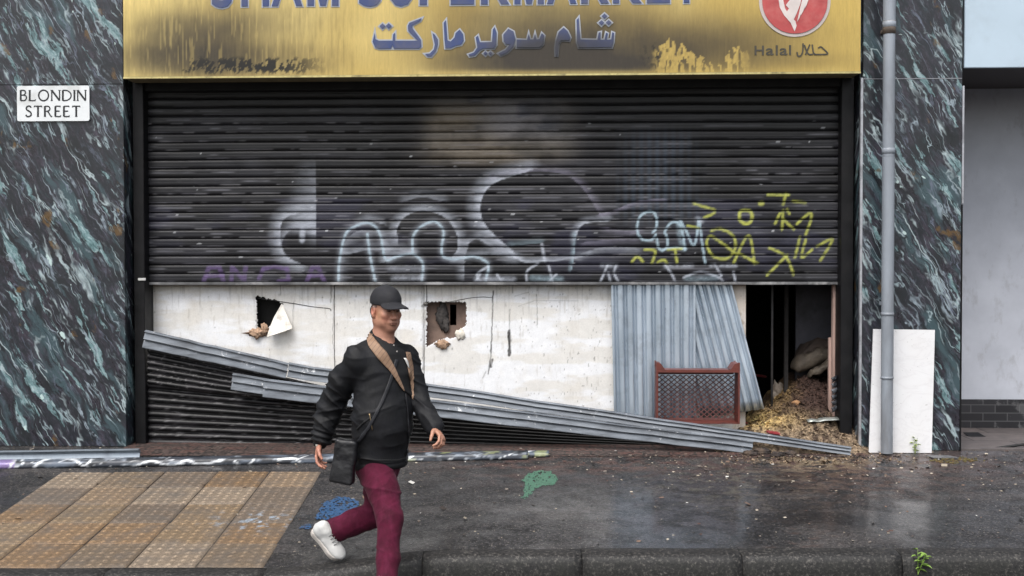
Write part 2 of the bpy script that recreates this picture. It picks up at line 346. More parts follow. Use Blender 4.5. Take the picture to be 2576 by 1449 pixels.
# tactile paving: 5 x 5 blister flags
def tactile():
    t = NT('tactile_concrete', .6); n3 = t.noise(120, detail=5, rough=.75); n1 = t.noise(5, detail=5, rough=.6)
    col = t.mix(1.0, t.attr(), t.ramp(n3, [(.34, .45), (.49, .95), (.56, 1.3), (.66, 2.2)]), 'MULTIPLY'); col = t.mix(t.ramp(n1, [(.45, 0.0), (.7, .7)]), col, C(88, 84, 80))
    col = t.mix(t.ramp(t.noise(18, detail=5), [(.55, 0.0), (.75, .5)]), col, C(74, 62, 52))
    t.color(col); t.rough(t.ramp(n1, [(.3, .26), (.7, .6)])); t.bump(n3, .4, .004)
    ur = (659 - 1288) / 433.0; V = []; Q = []; cc = []; rg = random.Random(8); N = 37
    pal = [(138, 118, 94), (126, 110, 92), (142, 122, 100), (122, 108, 94), (134, 110, 84), (150, 134, 116)]
    hx = []; 
    for i in range(5):
        for j in range(5):
            a = ur - .4 * (i + 1) + .003; b = j * .4 + .003 + .0; tl = rg.uniform(-.0025, .0025); tz = rg.uniform(-.0015, .0015)
            g = np.linspace(0, .394, N); U, Wd = np.meshgrid(g, g); dx = (U % (.394 / 6)) - .394 / 12; dy = (Wd % (.394 / 6)) - .394 / 12
            r = np.hypot(dx, dy); h = .0055 * np.sqrt(np.clip(1 - (r / .016) ** 2, 0, 1)); ed = np.minimum(np.minimum(U, .394 - U), np.minimum(Wd, .394 - Wd)); h = h * (ed > .008)
            x = CAM.x + EN.x * (KD + b + Wd) + EU.x * (a + U); y = CAM.y + EN.y * (KD + b + Wd) + EU.y * (a + U)
            z = GZ(x, y) + .009 + h - .007 * (ed < .001) + tz + tl * (U - .2) * 4
            n0 = len(V) * 0 + sum(len(q_) for q_ in hx); hx.append(np.stack([x, y, z], -1).reshape(-1, 3)); I = np.arange(N * N).reshape(N, N) + n0
            Q.append(np.stack([I[:-1, :-1], I[:-1, 1:], I[1:, 1:], I[1:, :-1]], -1).reshape(-1, 4)); c = C3(*rg.choice(pal)) * rg.uniform(.64, .78)
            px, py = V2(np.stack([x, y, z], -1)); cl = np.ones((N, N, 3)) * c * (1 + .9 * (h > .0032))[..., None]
            sp = sstep(.60, .68, fbm(x * 22, y * 22, 4, 61)) * np.clip(1.4 * np.exp(-((px - 640) / 90) ** 2 - ((py - 1312) / 20) ** 2), 0, 1); cl = cl * (1 - sp[..., None]) + C3(150, 164, 178) * sp[..., None]
            cc.append(cl.reshape(-1, 3))
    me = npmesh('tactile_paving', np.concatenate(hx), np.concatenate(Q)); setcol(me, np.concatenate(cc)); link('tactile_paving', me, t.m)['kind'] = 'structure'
tactile()
# brick threshold in front of the shutter, slabs by the neighbour
t = NT('threshold_brick', .7); b = t.n('ShaderNodeTexBrick'); t.l(t.mapv(sc=(1, 1, 1)), b.inputs[0]); b.inputs['Scale'].default_value = 1; b.inputs['Brick Width'].default_value = .21; b.inputs['Row Height'].default_value = .11
b.inputs['Mortar Size'].default_value = .008; b.inputs['Color1'].default_value = C(88, 60, 54); b.inputs['Color2'].default_value = C(72, 60, 57); b.inputs['Mortar'].default_value = C(40, 37, 36)
col = t.mix(t.ramp(t.noise(14, detail=6, rough=.7), [(.45, 0.0), (.65, .75)]), b.outputs[0], C(92, 80, 74)); t.color(t.mix(t.ramp(t.noise(30, detail=4), [(.46, 0.0), (.62, .9)]), col, C(28, 25, 24))); t.bump(b.outputs[1], -.4, .004); BRICKT = t.m
xl, xr = PX(318, 0, 1100), PX(2163, 0, 1100)
V = [(xl, .6, .004), (xr + .0, .6, .004), (xr, -.0, .006), (xr, -.26, float(GZ(xr, -.26)) + .006), (xl, -.30, float(GZ(xl, -.3)) + .006), (xl, 0, .006)]
link('brick_threshold', mesh('brick_threshold', V, [(0, 5, 2, 1), (5, 4, 3, 2)]), BRICKT)['kind'] = 'structure'
t = NT('slab_concrete', .6); b = t.n('ShaderNodeTexBrick'); t.l(t.mapv(rot=(0, 0, 0)), b.inputs[0]); b.inputs['Scale'].default_value = 1; b.inputs['Brick Width'].default_value = .6; b.inputs['Row Height'].default_value = .45
b.inputs['Mortar Size'].default_value = .007; b.inputs['Color1'].default_value = C(112, 104, 102); b.inputs['Color2'].default_value = C(96, 90, 90); b.inputs['Mortar'].default_value = C(44, 42, 42)
t.color(t.mix(t.ramp(t.noise(9, detail=6, rough=.7), [(.4, 0.0), (.7, .7)]), b.outputs[0], C(66, 62, 62))); t.bump(b.outputs[1], -.5, .004)
link('paving_slabs', mesh('paving_slabs', [(3.33, .03, .012), (9, .03, .012), (9, 1.3, .012), (3.33, 1.3, .012), (3.33, .03, -.1), (9, .03, -.1)], [(0, 1, 2, 3), (4, 5, 1, 0)]), t.m)['kind'] = 'structure'
link('paving_slabs', mesh('paving_slabs', [(-12, 0, -.02), (12, 0, -.02), (12, 3, -.02), (-12, 3, -.02)], [(0, 1, 2, 3)]), ROADM)['kind'] = 'structure'
# ---------------------------------------------------------------- the shop
SHY = .25                                             # curtain plane
XL, XR = PX(314, 0), PX(2165, 0); XO = PX(2417, 0)
ZS = PZ(213, 0, 100); ZTOP = 5.2; ZF = PZ(190, -.12)
shop = thing('shop_building', ((XL + XR) / 2, 0, 0), 'fire-damaged shop front clad in dark green and plum marble-effect panels around the black shutter', 'shop')
def wall(name, a, b, mat=MARBLE, par=None, bev=.003): return MB().box(a, b, bev).build(name, mat, par or shop)
for x0, x1 in ((-7.2, -5.2), (-5.197, XL)):
    wall('marble_panel', (x0, 0, 0.002), (x1, .06, ZS - .0015)); wall('marble_panel', (x0, 0, ZS + .0015), (x1, .06, ZTOP))
wall('marble_panel', (XR + .012, 0, .002), (XO, .06, ZS - .003)); wall('marble_panel', (XR + .012, 0, ZS + .001), (XO, .06, ZTOP))
wall('joint_strip', (XR + .012, -.003, ZS - .0035), (XO, .05, ZS + .0015), ALU)
wall('marble_reveal', (XL - .055, .061, .002), (XL - .002, SHY - .02, ZTOP)); wall('marble_reveal', (XR + .002, .061, .002), (XR + .055, SHY - .02, ZTOP))
wall('corner_trim', (XR - .008, -.006, .02), (XR + .011, .03, PZ(196, 0, 2165)), ALU, bev=.002)
wall('edge_trim', (XO + .001, -.008, PZ(512, 0, 2417)), (XO + .016, .03, PZ(216, 0, 2417)), ALU, bev=.002)
wall('edge_flashing', (XO + .001, -.004, .0), (XO + .012, .05, PZ(514, 0, 2417)), BLACKST, bev=.002)
wall('upper_wall', (XL + .001, .3, 3.25), (XR - .001, .5, ZTOP), DARKROOM)
wall('side_wall', (XO - .1, .07, 0), (XO - .002, 6, ZTOP), simple('side_render', C(120, 120, 124), .85)); wall('side_wall', (-7.2, .07, 0), (-7.1, 6, ZTOP), DARKROOM)
wall('interior_wall', (-7.2, 3.0, 0), (XO, 3.1, ZTOP), DARKROOM); wall('roof', (-7.2, 0.001, ZTOP + .002), (XO, 6, ZTOP + .2), DARKROOM); wall('ceiling', (XL - .6, .5, 3.3), (XO - .11, 3, 3.4), DARKROOM)
wall('interior_floor', (XL - .6, .6, -.2), (XO - .11, 3, .02), DARKROOM); wall('interior_wall', (XR + .06, .3, .0), (XR + .5, .4, 3.3), DARKROOM); wall('interior_wall', (XL - .6, .3, 0), (XL - .06, .4, 3.3), DARKROOM)
# fascia sign
FY = -.12
fx0, fx1 = PX(310, FY, 190), PX(2165.5, FY, 182); ZFT = 3.95
sign = thing('fascia_sign', ((fx0 + fx1) / 2, FY, ZF), 'gold shop fascia sign with blue English and Arabic lettering, smoke-stained, above the shutter', 'shop sign')
MB().box((fx0, FY + .006, ZF), (fx1, .12, ZFT), .004).build('sign_box', simple('sign_box_grey', C(150, 140, 110), .5), sign)
gx, gz = np.meshgrid(np.linspace(fx0 + .004, fx1 - .004, 620), np.linspace(ZF + .014, ZFT - .01, 100)); PT = np.stack([gx, np.full_like(gx, FY), gz], -1); px, py = V2(PT)
me = gridmesh('sign_face', PT)
gold = np.ones(px.shape + (3,)) * C3(196, 168, 92); hi = C3(232, 208, 134)
a = np.clip(sstep(.25, .75, fbm(px / 190, py / 260, 3, 3)) * .8 + .3 * np.exp(-((px - 950) / 110) ** 2 - ((py - 60) / 90) ** 2), 0, 1)[..., None]; gold = gold * (1 - a) + hi * a
def gs(cx, cy, rx, ry, p=2): return np.exp(-(np.abs((px - cx) / rx) ** p) - (np.abs((py - cy) / ry) ** p))
str_ = fbm(px / 5, py / 60, 4, 17); nn = fbm(px / 60, py / 45, 4, 27)
sm = 1.25 * gs(1440, 135, 260, 78) + .5 * gs(1380, 40, 330, 80) + .9 * gs(1530, 170, 130, 30) + .85 * gs(1290, 160, 190, 45) * 1 + .85 * gs(480, 110, 150, 66, 3) + .6 * gs(560, 155, 280, 42, 3) + .5 * gs(600, 60, 220, 80) + .66 * gs(1760, 130, 170, 60) + .25 * gs(2000, 155, 170, 26) + .3 * gs(1900, 90, 200, 50)
sm = np.clip(1.08 * (1 - np.exp(-1.7 * sm * (.7 + .4 * nn + .14 * str_))), 0, 1)
pale = np.clip(sstep(.47, .55, fbm(px / 7, py / 22, 4, 37) + .12 * gs(1690, 150, 70, 40)) * (py > 168 - 60 * np.exp(-((px - 1690) / 60) ** 2) - 40 * np.exp(-((px - 1860) / 50) ** 2) - 14 * (fbm(px / 9, py * 0, 3, 77) - .3) * 2) * sstep(1630, 1668, px + 20 * (fbm(px / 9, py / 9, 3, 4) - .5)) * sstep(1900, 1850, px + 30 * (fbm(px / 9, py / 9, 3, 14) - .5)), 0, 1) * (.55 + .6 * fbm(px / 4, py / 9, 3, 24))
low = np.clip(sstep(1.2, -.4, (ZF + .01 - gz) * -300 / 14) * 0 + np.exp(-((py - 184) / 7) ** 2) * .75 * (px > 1050), 0, 1)
drip = sstep(.62, .72, fbm(px / 4, py / 70, 3, 87)) * (px < 860) * .6
sm = sm * (1 - .85 * pale) * (1 - .55 * low) * (1 - drip * .35)
c = gold * (1 - sm[..., None]) + C3(58, 52, 44) * sm[..., None]
c = c * (1 - .18 * (sstep(.45, .8, str_) * (px < 900))[..., None]) * (.9 + .2 * fbm(px / 2.5, py / 26, 3, 64))[..., None]
blk = sstep(.57, .62, fbm((px + .45 * py) / 5.5, (py - .3 * px) / 13, 3, 97) * (.45 + .75 * (fbm(px / 40, py / 30, 2, 5)))+ .22 * gs(680, 163, 190, 20, 4) ) * gs(610, 165, 185, 22, 6)
blk = np.maximum(blk, sstep(.62, .68, fbm(px / 7, py / 9, 3, 107)) * gs(1655, 140, 40, 34, 3) * .8)
c = c * (1 - blk[..., None]) + C3(30, 28, 24) * blk[..., None]
setcol(me, c.reshape(-1, 3)); GOLD = attrmat('gold_sign', .42, .25, .08, 40, .05, .001, (3, 3, .12), .1)
link('sign_face', me, GOLD, sign)
for a_, b_ in (((fx0, FY - .004, ZF - .004), (fx1, FY + .02, ZF + .012)),): MB().box(a_, b_, .002).build('sign_trim', simple('brass_trim', C(198, 184, 128), .35, .5, .2, 20, .05, dirt=C(110, 100, 80)), sign)
def grime(c): # lettering colour with soot over it
    t = NT('sign_letter', .45, 0); sx = t.n('ShaderNodeSeparateXYZ'); t.l(t.n('ShaderNodeNewGeometry').outputs['Position'], sx.inputs[0]); cx_, cz_ = PX(1400, FY, 130), PZ(140, FY, 1400)
    dx = t.math('DIVIDE', t.math('SUBTRACT', sx.outputs[0], cx_), .92); dz = t.math('DIVIDE', t.math('SUBTRACT', sx.outputs[2], cz_), .25)
    r = t.math('ADD', t.math('POWER', t.math('ABSOLUTE', dx), 2.0), t.math('POWER', t.math('ABSOLUTE', dz), 2.0)); f = t.ramp(t.math('ADD', r, t.math('MULTIPLY', t.noise(4), .5)), [(.35, .9), (1.35, 0.0)])
    t.color(t.mix(f, t.mix(t.ramp(t.noise(9, detail=5), [(.4, 0.0), (.8, .4)]), c, C(120, 110, 90)), C(44, 43, 46))); return t.m
BLUE = grime(C(52, 68, 114)); OUTL = grime(C(168, 174, 184))
def textmesh(s, font=None, offset=0.0, extr=.003):
    cu = bpy.data.curves.new('tmp', 'FONT'); cu.body = s; cu.offset = offset; cu.extrude = extr; cu.resolution_u = 3
    o = bpy.data.objects.new('tmp', cu); COL.objects.link(o); dg = bpy.context.evaluated_depsgraph_get(); me = bpy.data.meshes.new_from_object(o.evaluated_get(dg))
    bpy.data.objects.remove(o); v = np.array([p.co[:] for p in me.vertices]); return v, [tuple(p.vertices) for p in me.polygons]
def letters(items, Y, name, mat, parent, off, bold=.03, extr=.003, grow=0.0): # items: (char, x0, x1, z0, z1) world boxes
    mb = MB()
    for ch, x0, x1, z0, z1 in items:
        v0, _ = textmesh(ch, None, bold); v, f = textmesh(ch, None, bold + grow)
        a, b = v0.min(0), v0.max(0); sx_, sz_ = (x1 - x0) / (b[0] - a[0]), (z1 - z0) / (b[1] - a[1])
        mb.add([(x0 + (p[0] - a[0]) * sx_, Y - off + (-p[2]) * extr / .003, z0 + (p[1] - a[1]) * sz_) for p in v], f)
    return mb.build(name, mat, parent)
LW = [('S', 533, 586), ('H', 608, 677), ('A', 684, 761), ('S', 903, 961), ('U', 979, 1040), ('P', 1056, 1117), ('E', 1134, 1193), ('R', 1210, 1281), ('A', 1376, 1450), ('R', 1462, 1532), ('K', 1542, 1614), ('E', 1627, 1685), ('T', 1697, 1757)]
it = []
for ch, a, b in LW:
    z0 = PZ(17 - (a - 533) / 1200 * 10, FY, a); z0 = P(a, 17 - (a - 533) / 1224 * 10, FY).z; it.append((ch, P(a, 10, FY).x, P(b, 10, FY).x, z0 - (.012 if ch in 'SU' else 0), z0 + .33))
LO_ = letters(it, FY, 'lettering_outline', OUTL, sign, .002, .022, .0015, .026); LT_ = letters(it, FY, 'lettering', BLUE, sign, .006, .022, .0025)
def curve2d(name, polys, Y, off, mat, parent, grow=0.0, extr=.0015): # polygons in picture units on plane Y, each a hair in front of the last
    mb = MB()
    for n_, pl in enumerate(polys):
        cu = bpy.data.curves.new('tmp', 'CURVE'); cu.dimensions = '2D'; cu.fill_mode = 'BOTH'; cu.extrude = extr; cu.offset = grow
        s = cu.splines.new('POLY'); s.points.add(len(pl) - 1); s.use_cyclic_u = True
        for k, (x, y) in enumerate(pl): p = P(x, y, Y); s.points[k].co = (p.x, p.z, 0, 1)
        o = bpy.data.objects.new('tmp', cu); COL.objects.link(o); dg = bpy.context.evaluated_depsgraph_get(); me0 = bpy.data.meshes.new_from_object(o.evaluated_get(dg)); bpy.data.objects.remove(o)
        mb.add([(v.co.x, Y - off - n_ * .00025 + v.co.z, v.co.y) for v in me0.vertices], [tuple(p.vertices) for p in me0.polygons]); bpy.data.meshes.remove(me0)
    return mb.build(name, mat, parent)
def Mpoly(a, b):
    yb = 17 - (a - 533) / 1224 * 10; h_ = 101
    return [(a + (b - a) * x, yb - h_ * y) for x, y in ((0, 0), (0, 1), (.3, 1), (.5, .36), (.7, 1), (1, 1), (1, 0), (.79, 0), (.79, .68), (.59, 0), (.41, 0), (.21, .68), (.21, 0))]
MS = [Mpoly(774, 852), Mpoly(1294, 1368)]
def absorb(dst, src): # join one mesh into another so a line of writing stays one part
    bm = bmesh.new(); bm.from_mesh(dst.data); bm.from_mesh(src.data); bm.to_mesh(dst.data); bm.free(); bpy.data.objects.remove(src)
absorb(LO_, curve2d('lettering_outline', MS, FY, .003, OUTL, sign, .010, .001)); absorb(LT_, curve2d('lettering', MS, FY, .006, BLUE, sign, .0, .0015))
def z2(pts): return [(644 + x / 4, y / 4) for x, y in pts]
def z3(pts): return [(1288 + x / 4, y / 4) for x, y in pts]
def dia(cx, cy, r): return [(cx, cy - r), (cx + r * 1.1, cy), (cx, cy + r), (cx - r * 1.1, cy)]
AR = [z2([(1195, 335), (1175, 420), (1200, 478), (1240, 492), (1362, 490), (1374, 455), (1388, 490), (1640, 490), (1665, 470), (1662, 405), (1640, 372), (1580, 292), (1572, 262), (1590, 248), (1655, 212), (1668, 185), (1545, 232), (1530, 262), (1532, 310), (1570, 350), (1628, 411), (1402, 412), (1400, 330), (1382, 350), (1376, 411), (1240, 412), (1204, 396)]),
      z2(dia(1275, 266, 28)), z2(dia(1337, 264, 28)),
      z2([(1778, 335), (1800, 350), (1832, 400), (1832, 450), (1810, 520), (1765, 572), (1725, 568), (1702, 545), (1750, 540), (1790, 500), (1800, 450), (1790, 400)]),
      z2([(1890, 232), (1912, 205), (1928, 408), (1960, 420), (1998, 380), (2010, 335), (2050, 300), (2085, 345), (2092, 410), (2065, 452), (2010, 462), (1960, 486), (1906, 486), (1898, 400)]),
      z2([(2212, 380), (2235, 360), (2255, 428), (2375, 425), (2383, 300), (2402, 275), (2422, 330), (2418, 455), (2395, 488), (2290, 490), (2255, 505), (2205, 560), (2150, 568), (2138, 550), (2195, 530), (2228, 480)]), z2(dia(2310, 540, 20)), z2(dia(2360, 540, 20)),
      [(1267, 104), (1266, 88), (1279, 73), (1292, 80), (1297, 100), (1291, 118), (1276, 133), (1260, 140), (1254, 135), (1272, 126), (1283, 112), (1273, 112)],
      [(1300, 120), (1300, 100), (1326, 101), (1330, 86), (1334, 100), (1342, 100), (1346, 86), (1350, 100), (1357, 99), (1363, 84), (1369, 90), (1366, 112), (1357, 120)],
      z3([(438, 560), (435, 480), (448, 400), (470, 325), (520, 280), (560, 318), (588, 380), (575, 412), (530, 405), (492, 410), (468, 445), (455, 560)]),
      z3([(650, 205), (670, 180), (688, 400), (858, 403), (872, 330), (892, 325), (888, 403), (930, 403), (946, 330), (964, 340), (952, 403), (998, 400), (1008, 328), (1026, 335), (1020, 430), (1004, 478), (672, 480), (654, 430)]),
      z3(dia(930, 165, 26)), z3(dia(900, 232, 26)), z3(dia(972, 230, 26))]
curve2d('lettering_outline', AR, FY, .003, OUTL, sign, .011, .001); curve2d('lettering', AR, FY, .0088, BLUE, sign, .0, .0015)
HB = simple('sign_black_letter', C(64, 60, 50), .5, 0, .3, 30)
hz = [('H', 1899, 1919, 115, 139), ('a', 1922, 1937, 121, 139.6), ('l', 1941, 1944.5, 113.5, 139), ('a', 1948, 1963, 121, 139.3), ('l', 1967, 1970.5, 113, 138.7)]
hz = [('H', 1898, 1917, 115, 139), ('a', 1921, 1937, 121.5, 139.4), ('l', 1941, 1945, 114, 138.9), ('a', 1949, 1965, 121.3, 139.2), ('l', 1968, 1972, 113.5, 138.5)]
hz = [(c_, a_ + (a_ - 1898) * .24, b_ + (b_ - 1898) * .24, y0, y1) for c_, a_, b_, y0, y1 in hz]
letters([(c_, P(a_, 130, FY).x, P(b_, 130, FY).x, P(a_, y1, FY).z, P(a_, y0, FY).z) for c_, a_, b_, y0, y1 in hz], FY, 'lettering', HB, sign, .003, .015, .001)
def ribbon(pts, wd): # stroke -> polygon
    L = []; Rr = []; n = len(pts)
    for k, (x, y) in enumerate(pts):
        ax, ay = pts[max(k - 1, 0)]; bx, by = pts[min(k + 1, n - 1)]; dx, dy = bx - ax, by - ay; l = math.hypot(dx, dy) + 1e-9; w_ = (wd[k] if hasattr(wd, '__len__') else wd) / 2
        L.append((x - dy / l * w_, y + dx / l * w_)); Rr.append((x + dy / l * w_, y - dx / l * w_))
    return L + Rr[::-1]
curve2d('lettering', [ribbon(smoothline(q_), 3.6) for q_ in ([(2058, 121), (2064, 118), (2070, 122), (2082, 135), (2068, 137), (2048, 137)], [(2051, 137), (2046, 132), (2043, 112)], [(2045, 136.5), (2036, 137), (2030, 131), (2023, 113)], [(2037, 112), (2026, 138)], [(2020, 109), (2019, 130), (2014, 140), (2007, 141), (2005, 131)])], FY, .003, HB, sign)
def disc(cx, cy, r, n=64): return [(cx + r * math.cos(2 * math.pi * k / n), cy + r * math.sin(2 * math.pi * k / n)) for k in range(n)]
emx, emy = 1999, 3
em = curve2d('emblem', [disc(emx, emy, 90)], FY, .004, simple('emblem_rim', C(186, 176, 172), .4, 0, .1, 8), sign, 0, .002)
curve2d('emblem_disc', [disc(emx, emy, 82)], FY, .010, simple('emblem_red', C(176, 72, 72), .4, 0, .15, 8, dirt=C(190, 110, 105)), em, 0, .001)
fl = [[(1957, -50), (1956, -10), (1961, 20), (1972, 40), (1988, 58), (1998, 80), (2003, 66), (2000, 54), (1985, 40), (1974, 22), (1969, 0), (1968, -46)]]
for k in range(5):
    y = 10 - k * 22; fl.append([(1974 + k * 2, y + 26), (1990 + k * 2, y + 4), (2008 + k * 2, y - 22), (2018 + k, y - 26), (2012 + k * 1.5, y + 2), (2004 + k, y + 22), (1994 + k, y + 44), (1984 + k * 1.5, y + 36)])
for k in range(3): fl.append([(2004 + k * 9, 56 - k * 16), (2012 + k * 9, 20 - k * 14), (2022 + k * 8, -20 - k * 10), (2026 + k * 8, -18 - k * 10), (2020 + k * 8, 18 - k * 14), (2010 + k * 9, 46 - k * 16)])
curve2d('emblem_flame', fl, FY, .013, simple('emblem_white', C(214, 204, 200), .4, 0, .1, 8), em, 0, .001)
# street nameplate
np_ = thing('street_nameplate', tuple(P(134, 260, -.02)), 'white street name plate with black capitals on the left marble panel', 'street sign')
a, b = P(43, 305, -.02), P(224, 215, -.02)
def rrect(x0, x1, z0, z1, r, n=5):
    o_ = []
    for cx_, cz_, s0 in ((x1 - r, z1 - r, 0), (x0 + r, z1 - r, 90), (x0 + r, z0 + r, 180), (x1 - r, z0 + r, 270)):
        o_ += [(cx_ + r * math.cos(R(s0 + 90 * k / n)), cz_ + r * math.sin(R(s0 + 90 * k / n))) for k in range(n + 1)]
    return o_
MB().prism([(x, -.018, z) for x, z in rrect(a.x, b.x, a.z, b.z, .018)], (0, .014, 0)).build('plate', simple('plate_white', C(226, 230, 232), .4, 0, .05, 8, .02, dirt=C(190, 192, 190)), np_)
PB = simple('plate_black', C(26, 28, 32), .45)
GLY = {'B': [[(0, 0), (0, 10)], [(0, 10), (3.2, 9.8), (4.6, 8), (3.2, 5.6), (0, 5.3)], [(2, 5.3), (4.8, 4.6), (5.4, 2.6), (4, .3), (0, 0)]], 'L': [[(0, 10), (0, 0)], [(0, 0), (5, 0), (5.4, 1.2)]], 'O': [[(4.6 + 4.6 * math.cos(k * math.pi / 10), 5 + 5.1 * math.sin(k * math.pi / 10)) for k in range(21)]],
       'N': [[(0, 0), (0, 10)], [(0, 10), (7.4, 0)], [(7.4, 0), (7.4, 10)]], 'D': [[(0, 0), (0, 10)], [(0, 10), (4, 9.7), (7, 7.6), (7.8, 5), (7, 2.3), (4, .3), (0, 0)]], 'I': [[(0, 0), (0, 10)]], 'S': [[(5, 8.6), (4, 9.9), (2, 10), (.5, 8.6), (.8, 6.6), (3, 5.2), (4.9, 3.6), (4.9, 1.3), (3, 0), (1, .1), (0, 1.6)]],
       'T': [[(3.6, 0), (3.6, 10)], [(0, 9), (0, 10), (7.2, 10), (7.2, 9)]], 'R': [[(0, 0), (0, 10)], [(0, 10), (3.4, 9.8), (4.8, 7.9), (3.6, 5.5), (0, 5.1)], [(2.6, 5.1), (6, 0), (7, 0)]], 'E': [[(0, 0), (0, 10)], [(0, 10), (4.8, 10), (4.8, 9)], [(0, 5.2), (4, 5.2)], [(0, 0), (5, 0), (5.2, 1.2)]]}
GW = {'B': 5.4, 'L': 5.4, 'O': 9.2, 'N': 7.4, 'D': 7.8, 'I': 0, 'S': 5, 'T': 7.2, 'R': 7, 'E': 5.2}
SER = {'I': [(0, 0), (0, 10)], 'N': [(0, 0), (0, 10), (7.4, 10)], 'L': [(0, 10), (0, 0)], 'B': [], 'D': [], 'T': [(3.6, 0)], 'R': [(0, 0)], 'E': []}
polys = []
for word, x0, x1, y0, y1 in (('BLONDIN', 52, 215, 253, 227), ('STREET', 65, 201, 293, 267)):
    gap = 3.1; tot = sum(GW[c_] for c_ in word) + gap * (len(word) - 1); k_ = (x1 - x0) / tot; cx_ = x0
    for c_ in word:
        for si, s_ in enumerate(GLY[c_]):
            pts = [(cx_ + x * k_, y0 + (y1 - y0) * y / 10) for x, y in s_]
            if c_ in 'ODSBR' and len(pts) > 3: pts = smoothline(pts, 3)
            wd = 4.6 if (c_ in 'BLDIRTE' and si == 0) or (c_ == 'N' and si == 1) else 3.1
            if c_ in 'SO': wd = 3.7
            polys.append(ribbon(pts, wd))
        for (sx_, sy_) in SER.get(c_, []): xx, yy = cx_ + sx_ * k_, y0 + (y1 - y0) * sy_ / 10; polys.append([(xx - 3, yy - .8), (xx + 3, yy - .8), (xx + 3, yy + .8), (xx - 3, yy + .8)])
        cx_ += (GW[c_] + gap) * k_
ob = MB()
for k, pl in enumerate(polys): ob.prism([P(x, y, -.0195 - k * .00001) for x, y in pl], (0, .0015, 0))
ob.build('lettering', PB, np_)
# ---------------------------------------------------------------- roller shutter
gl0, gl1 = PX(345, .2), PX(371, .2); gr0, gr1 = PX(2110, .2), PX(2140, .2)
sh = thing('roller_shutter', ((gl1 + gr0) / 2, SHY, PZ(711, SHY)), 'scorched black roller shutter, half raised and sprayed with white, yellow and purple graffiti', 'roller shutter')
MB().box((gl0, .13, .0), (gl1, .3, 3.2), .004).box((gl0 - .02, .3, 0), (gl1, .33, 3.2)).build('guide_rail', BLACKST, sh); MB().box((gr0, .13, .0), (gr1, .3, 3.2), .004).box((gr0, .3, 0), (gr1 + .02, .33, 3.2)).build('guide_rail', BLACKST, sh)
MB().box((gl1 + .001, .16, PZ(222, .16)), (gr0 - .001, .5, 3.4), .004).build('shutter_housing', SOOT_SHADE, sh)
PIT = .0745; ZB = PZ(710, SHY, 1240); NS = 24; x0, x1 = gl1 - .01, gr0 + .01
pr = [(0.0, .012), (.003, .012), (.0045, .0), (.010, -.0045), (.022, -.0065), (.033, -.0068), (.0365, -.0058), (.041, -.0064), (.055, -.0062), (.066, -.0035), (.0705, .001), (.0722, .011)]
zz = []; yy = []
for s_ in range(NS):
    for (h_, d_2) in pr: zz.append(ZB + s_ * PIT + h_); yy.append(SHY + d_2)
NXS = 520; X = np.linspace(x0, x1, NXS)[None, :].repeat(len(zz), 0); Z = np.array(zz)[:, None] + 0 * X; Yb = np.array(yy)[:, None] + 0 * X
X0 = X.copy(); Z = Z + .006 * (fbm(X * .9, Z * 1.2, 2, 3) - .5) + .004 * (fbm(X * .5, Z * 14, 2, 8) - .5); Yb = Yb + .014 * (fbm(X * 1.3, Z * 1.6, 3, 31) - .5) + .004 * (fbm(X * 6, Z * 10, 2, 32) - .5)
PT = np.stack([X, Yb, Z], -1); px, py = V2(PT); me = gridmesh('curtain', PT)
slat = np.floor((np.array(zz) - ZB) / PIT + 1e-6)[:, None] + 0 * X
col = np.ones(px.shape + (3,)) * C3(25, 25, 29)
def over(c, a):
    global col
    a = np.clip(a, 0, 1)[..., None]; col = col * (1 - a) + np.array(c) * a
def gg(cx, cy, rx, ry, p=2): return np.exp(-(np.abs((px - cx) / rx) ** p) - (np.abs((py - cy) / ry) ** p))
over(C3(52, 52, 58), sstep(.45, .75, fbm(px / 160, slat * 3.3, 4, 3)) * .75)
over(C3(48, 48, 66), sstep(.5, .7, fbm(px / 120, py / 60, 3, 4)) * .5 * (py > 500))
ed = np.array([h_ for _ in range(NS) for h_, d_2 in pr])[:, None] + 0 * X
dash = sstep(.5, .6, fbm(px / 34, slat * 7.7, 2, 6)) * sstep(.55, .62, fbm(px / 700, slat * 5.1, 2, 16))
over(C3(138, 138, 142), dash * ((ed > .003) & (ed < .011)) * .8 * (py > 225)); over(C3(130, 130, 138), sstep(.56, .66, fbm(px / 90, slat * 9.1 + (ed > .03) * 3.3, 3, 26)) * (((ed > .005) & (ed < .012)) | ((ed > .036) & (ed < .043))) * .45)
over(C3(112, 106, 98), (gg(1240, 310, 200, 95, 6) * sstep(.2, .55, fbm(px / 60, py / 40, 4, 12)) * .75)); over(C3(128, 114, 92), gg(1130, 300, 65, 30, 4) * .4 + gg(1215, 375, 160, 40, 4) * .3)
over(C3(150, 152, 165), gg(1320, 300, 90, 55, 4) * .28)
over(C3(58, 70, 84), gg(1660, 440, 105, 120, 6) * (.35 + .35 * np.sin(px / 3.2)) * .8)
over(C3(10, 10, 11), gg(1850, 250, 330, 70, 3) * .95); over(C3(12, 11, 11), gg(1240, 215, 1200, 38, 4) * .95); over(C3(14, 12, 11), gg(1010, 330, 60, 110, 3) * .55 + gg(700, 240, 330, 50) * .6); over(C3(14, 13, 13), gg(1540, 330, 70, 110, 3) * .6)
over(C3(14, 14, 15), sstep(.42, .66, fbm(px / 150, py / 90, 4, 19)) * .6); over(C3(9, 9, 10), sstep(370, 215, py + 70 * (fbm(px / 110, py / 60, 3, 29) - .5) * 2) * .8 * (1 - .7 * gg(1240, 300, 190, 80, 6))); over(C3(10, 9, 9), gg(1000, 300, 70, 140, 3) * .7)  # top band holds soot plus painted recess shade under the fascia
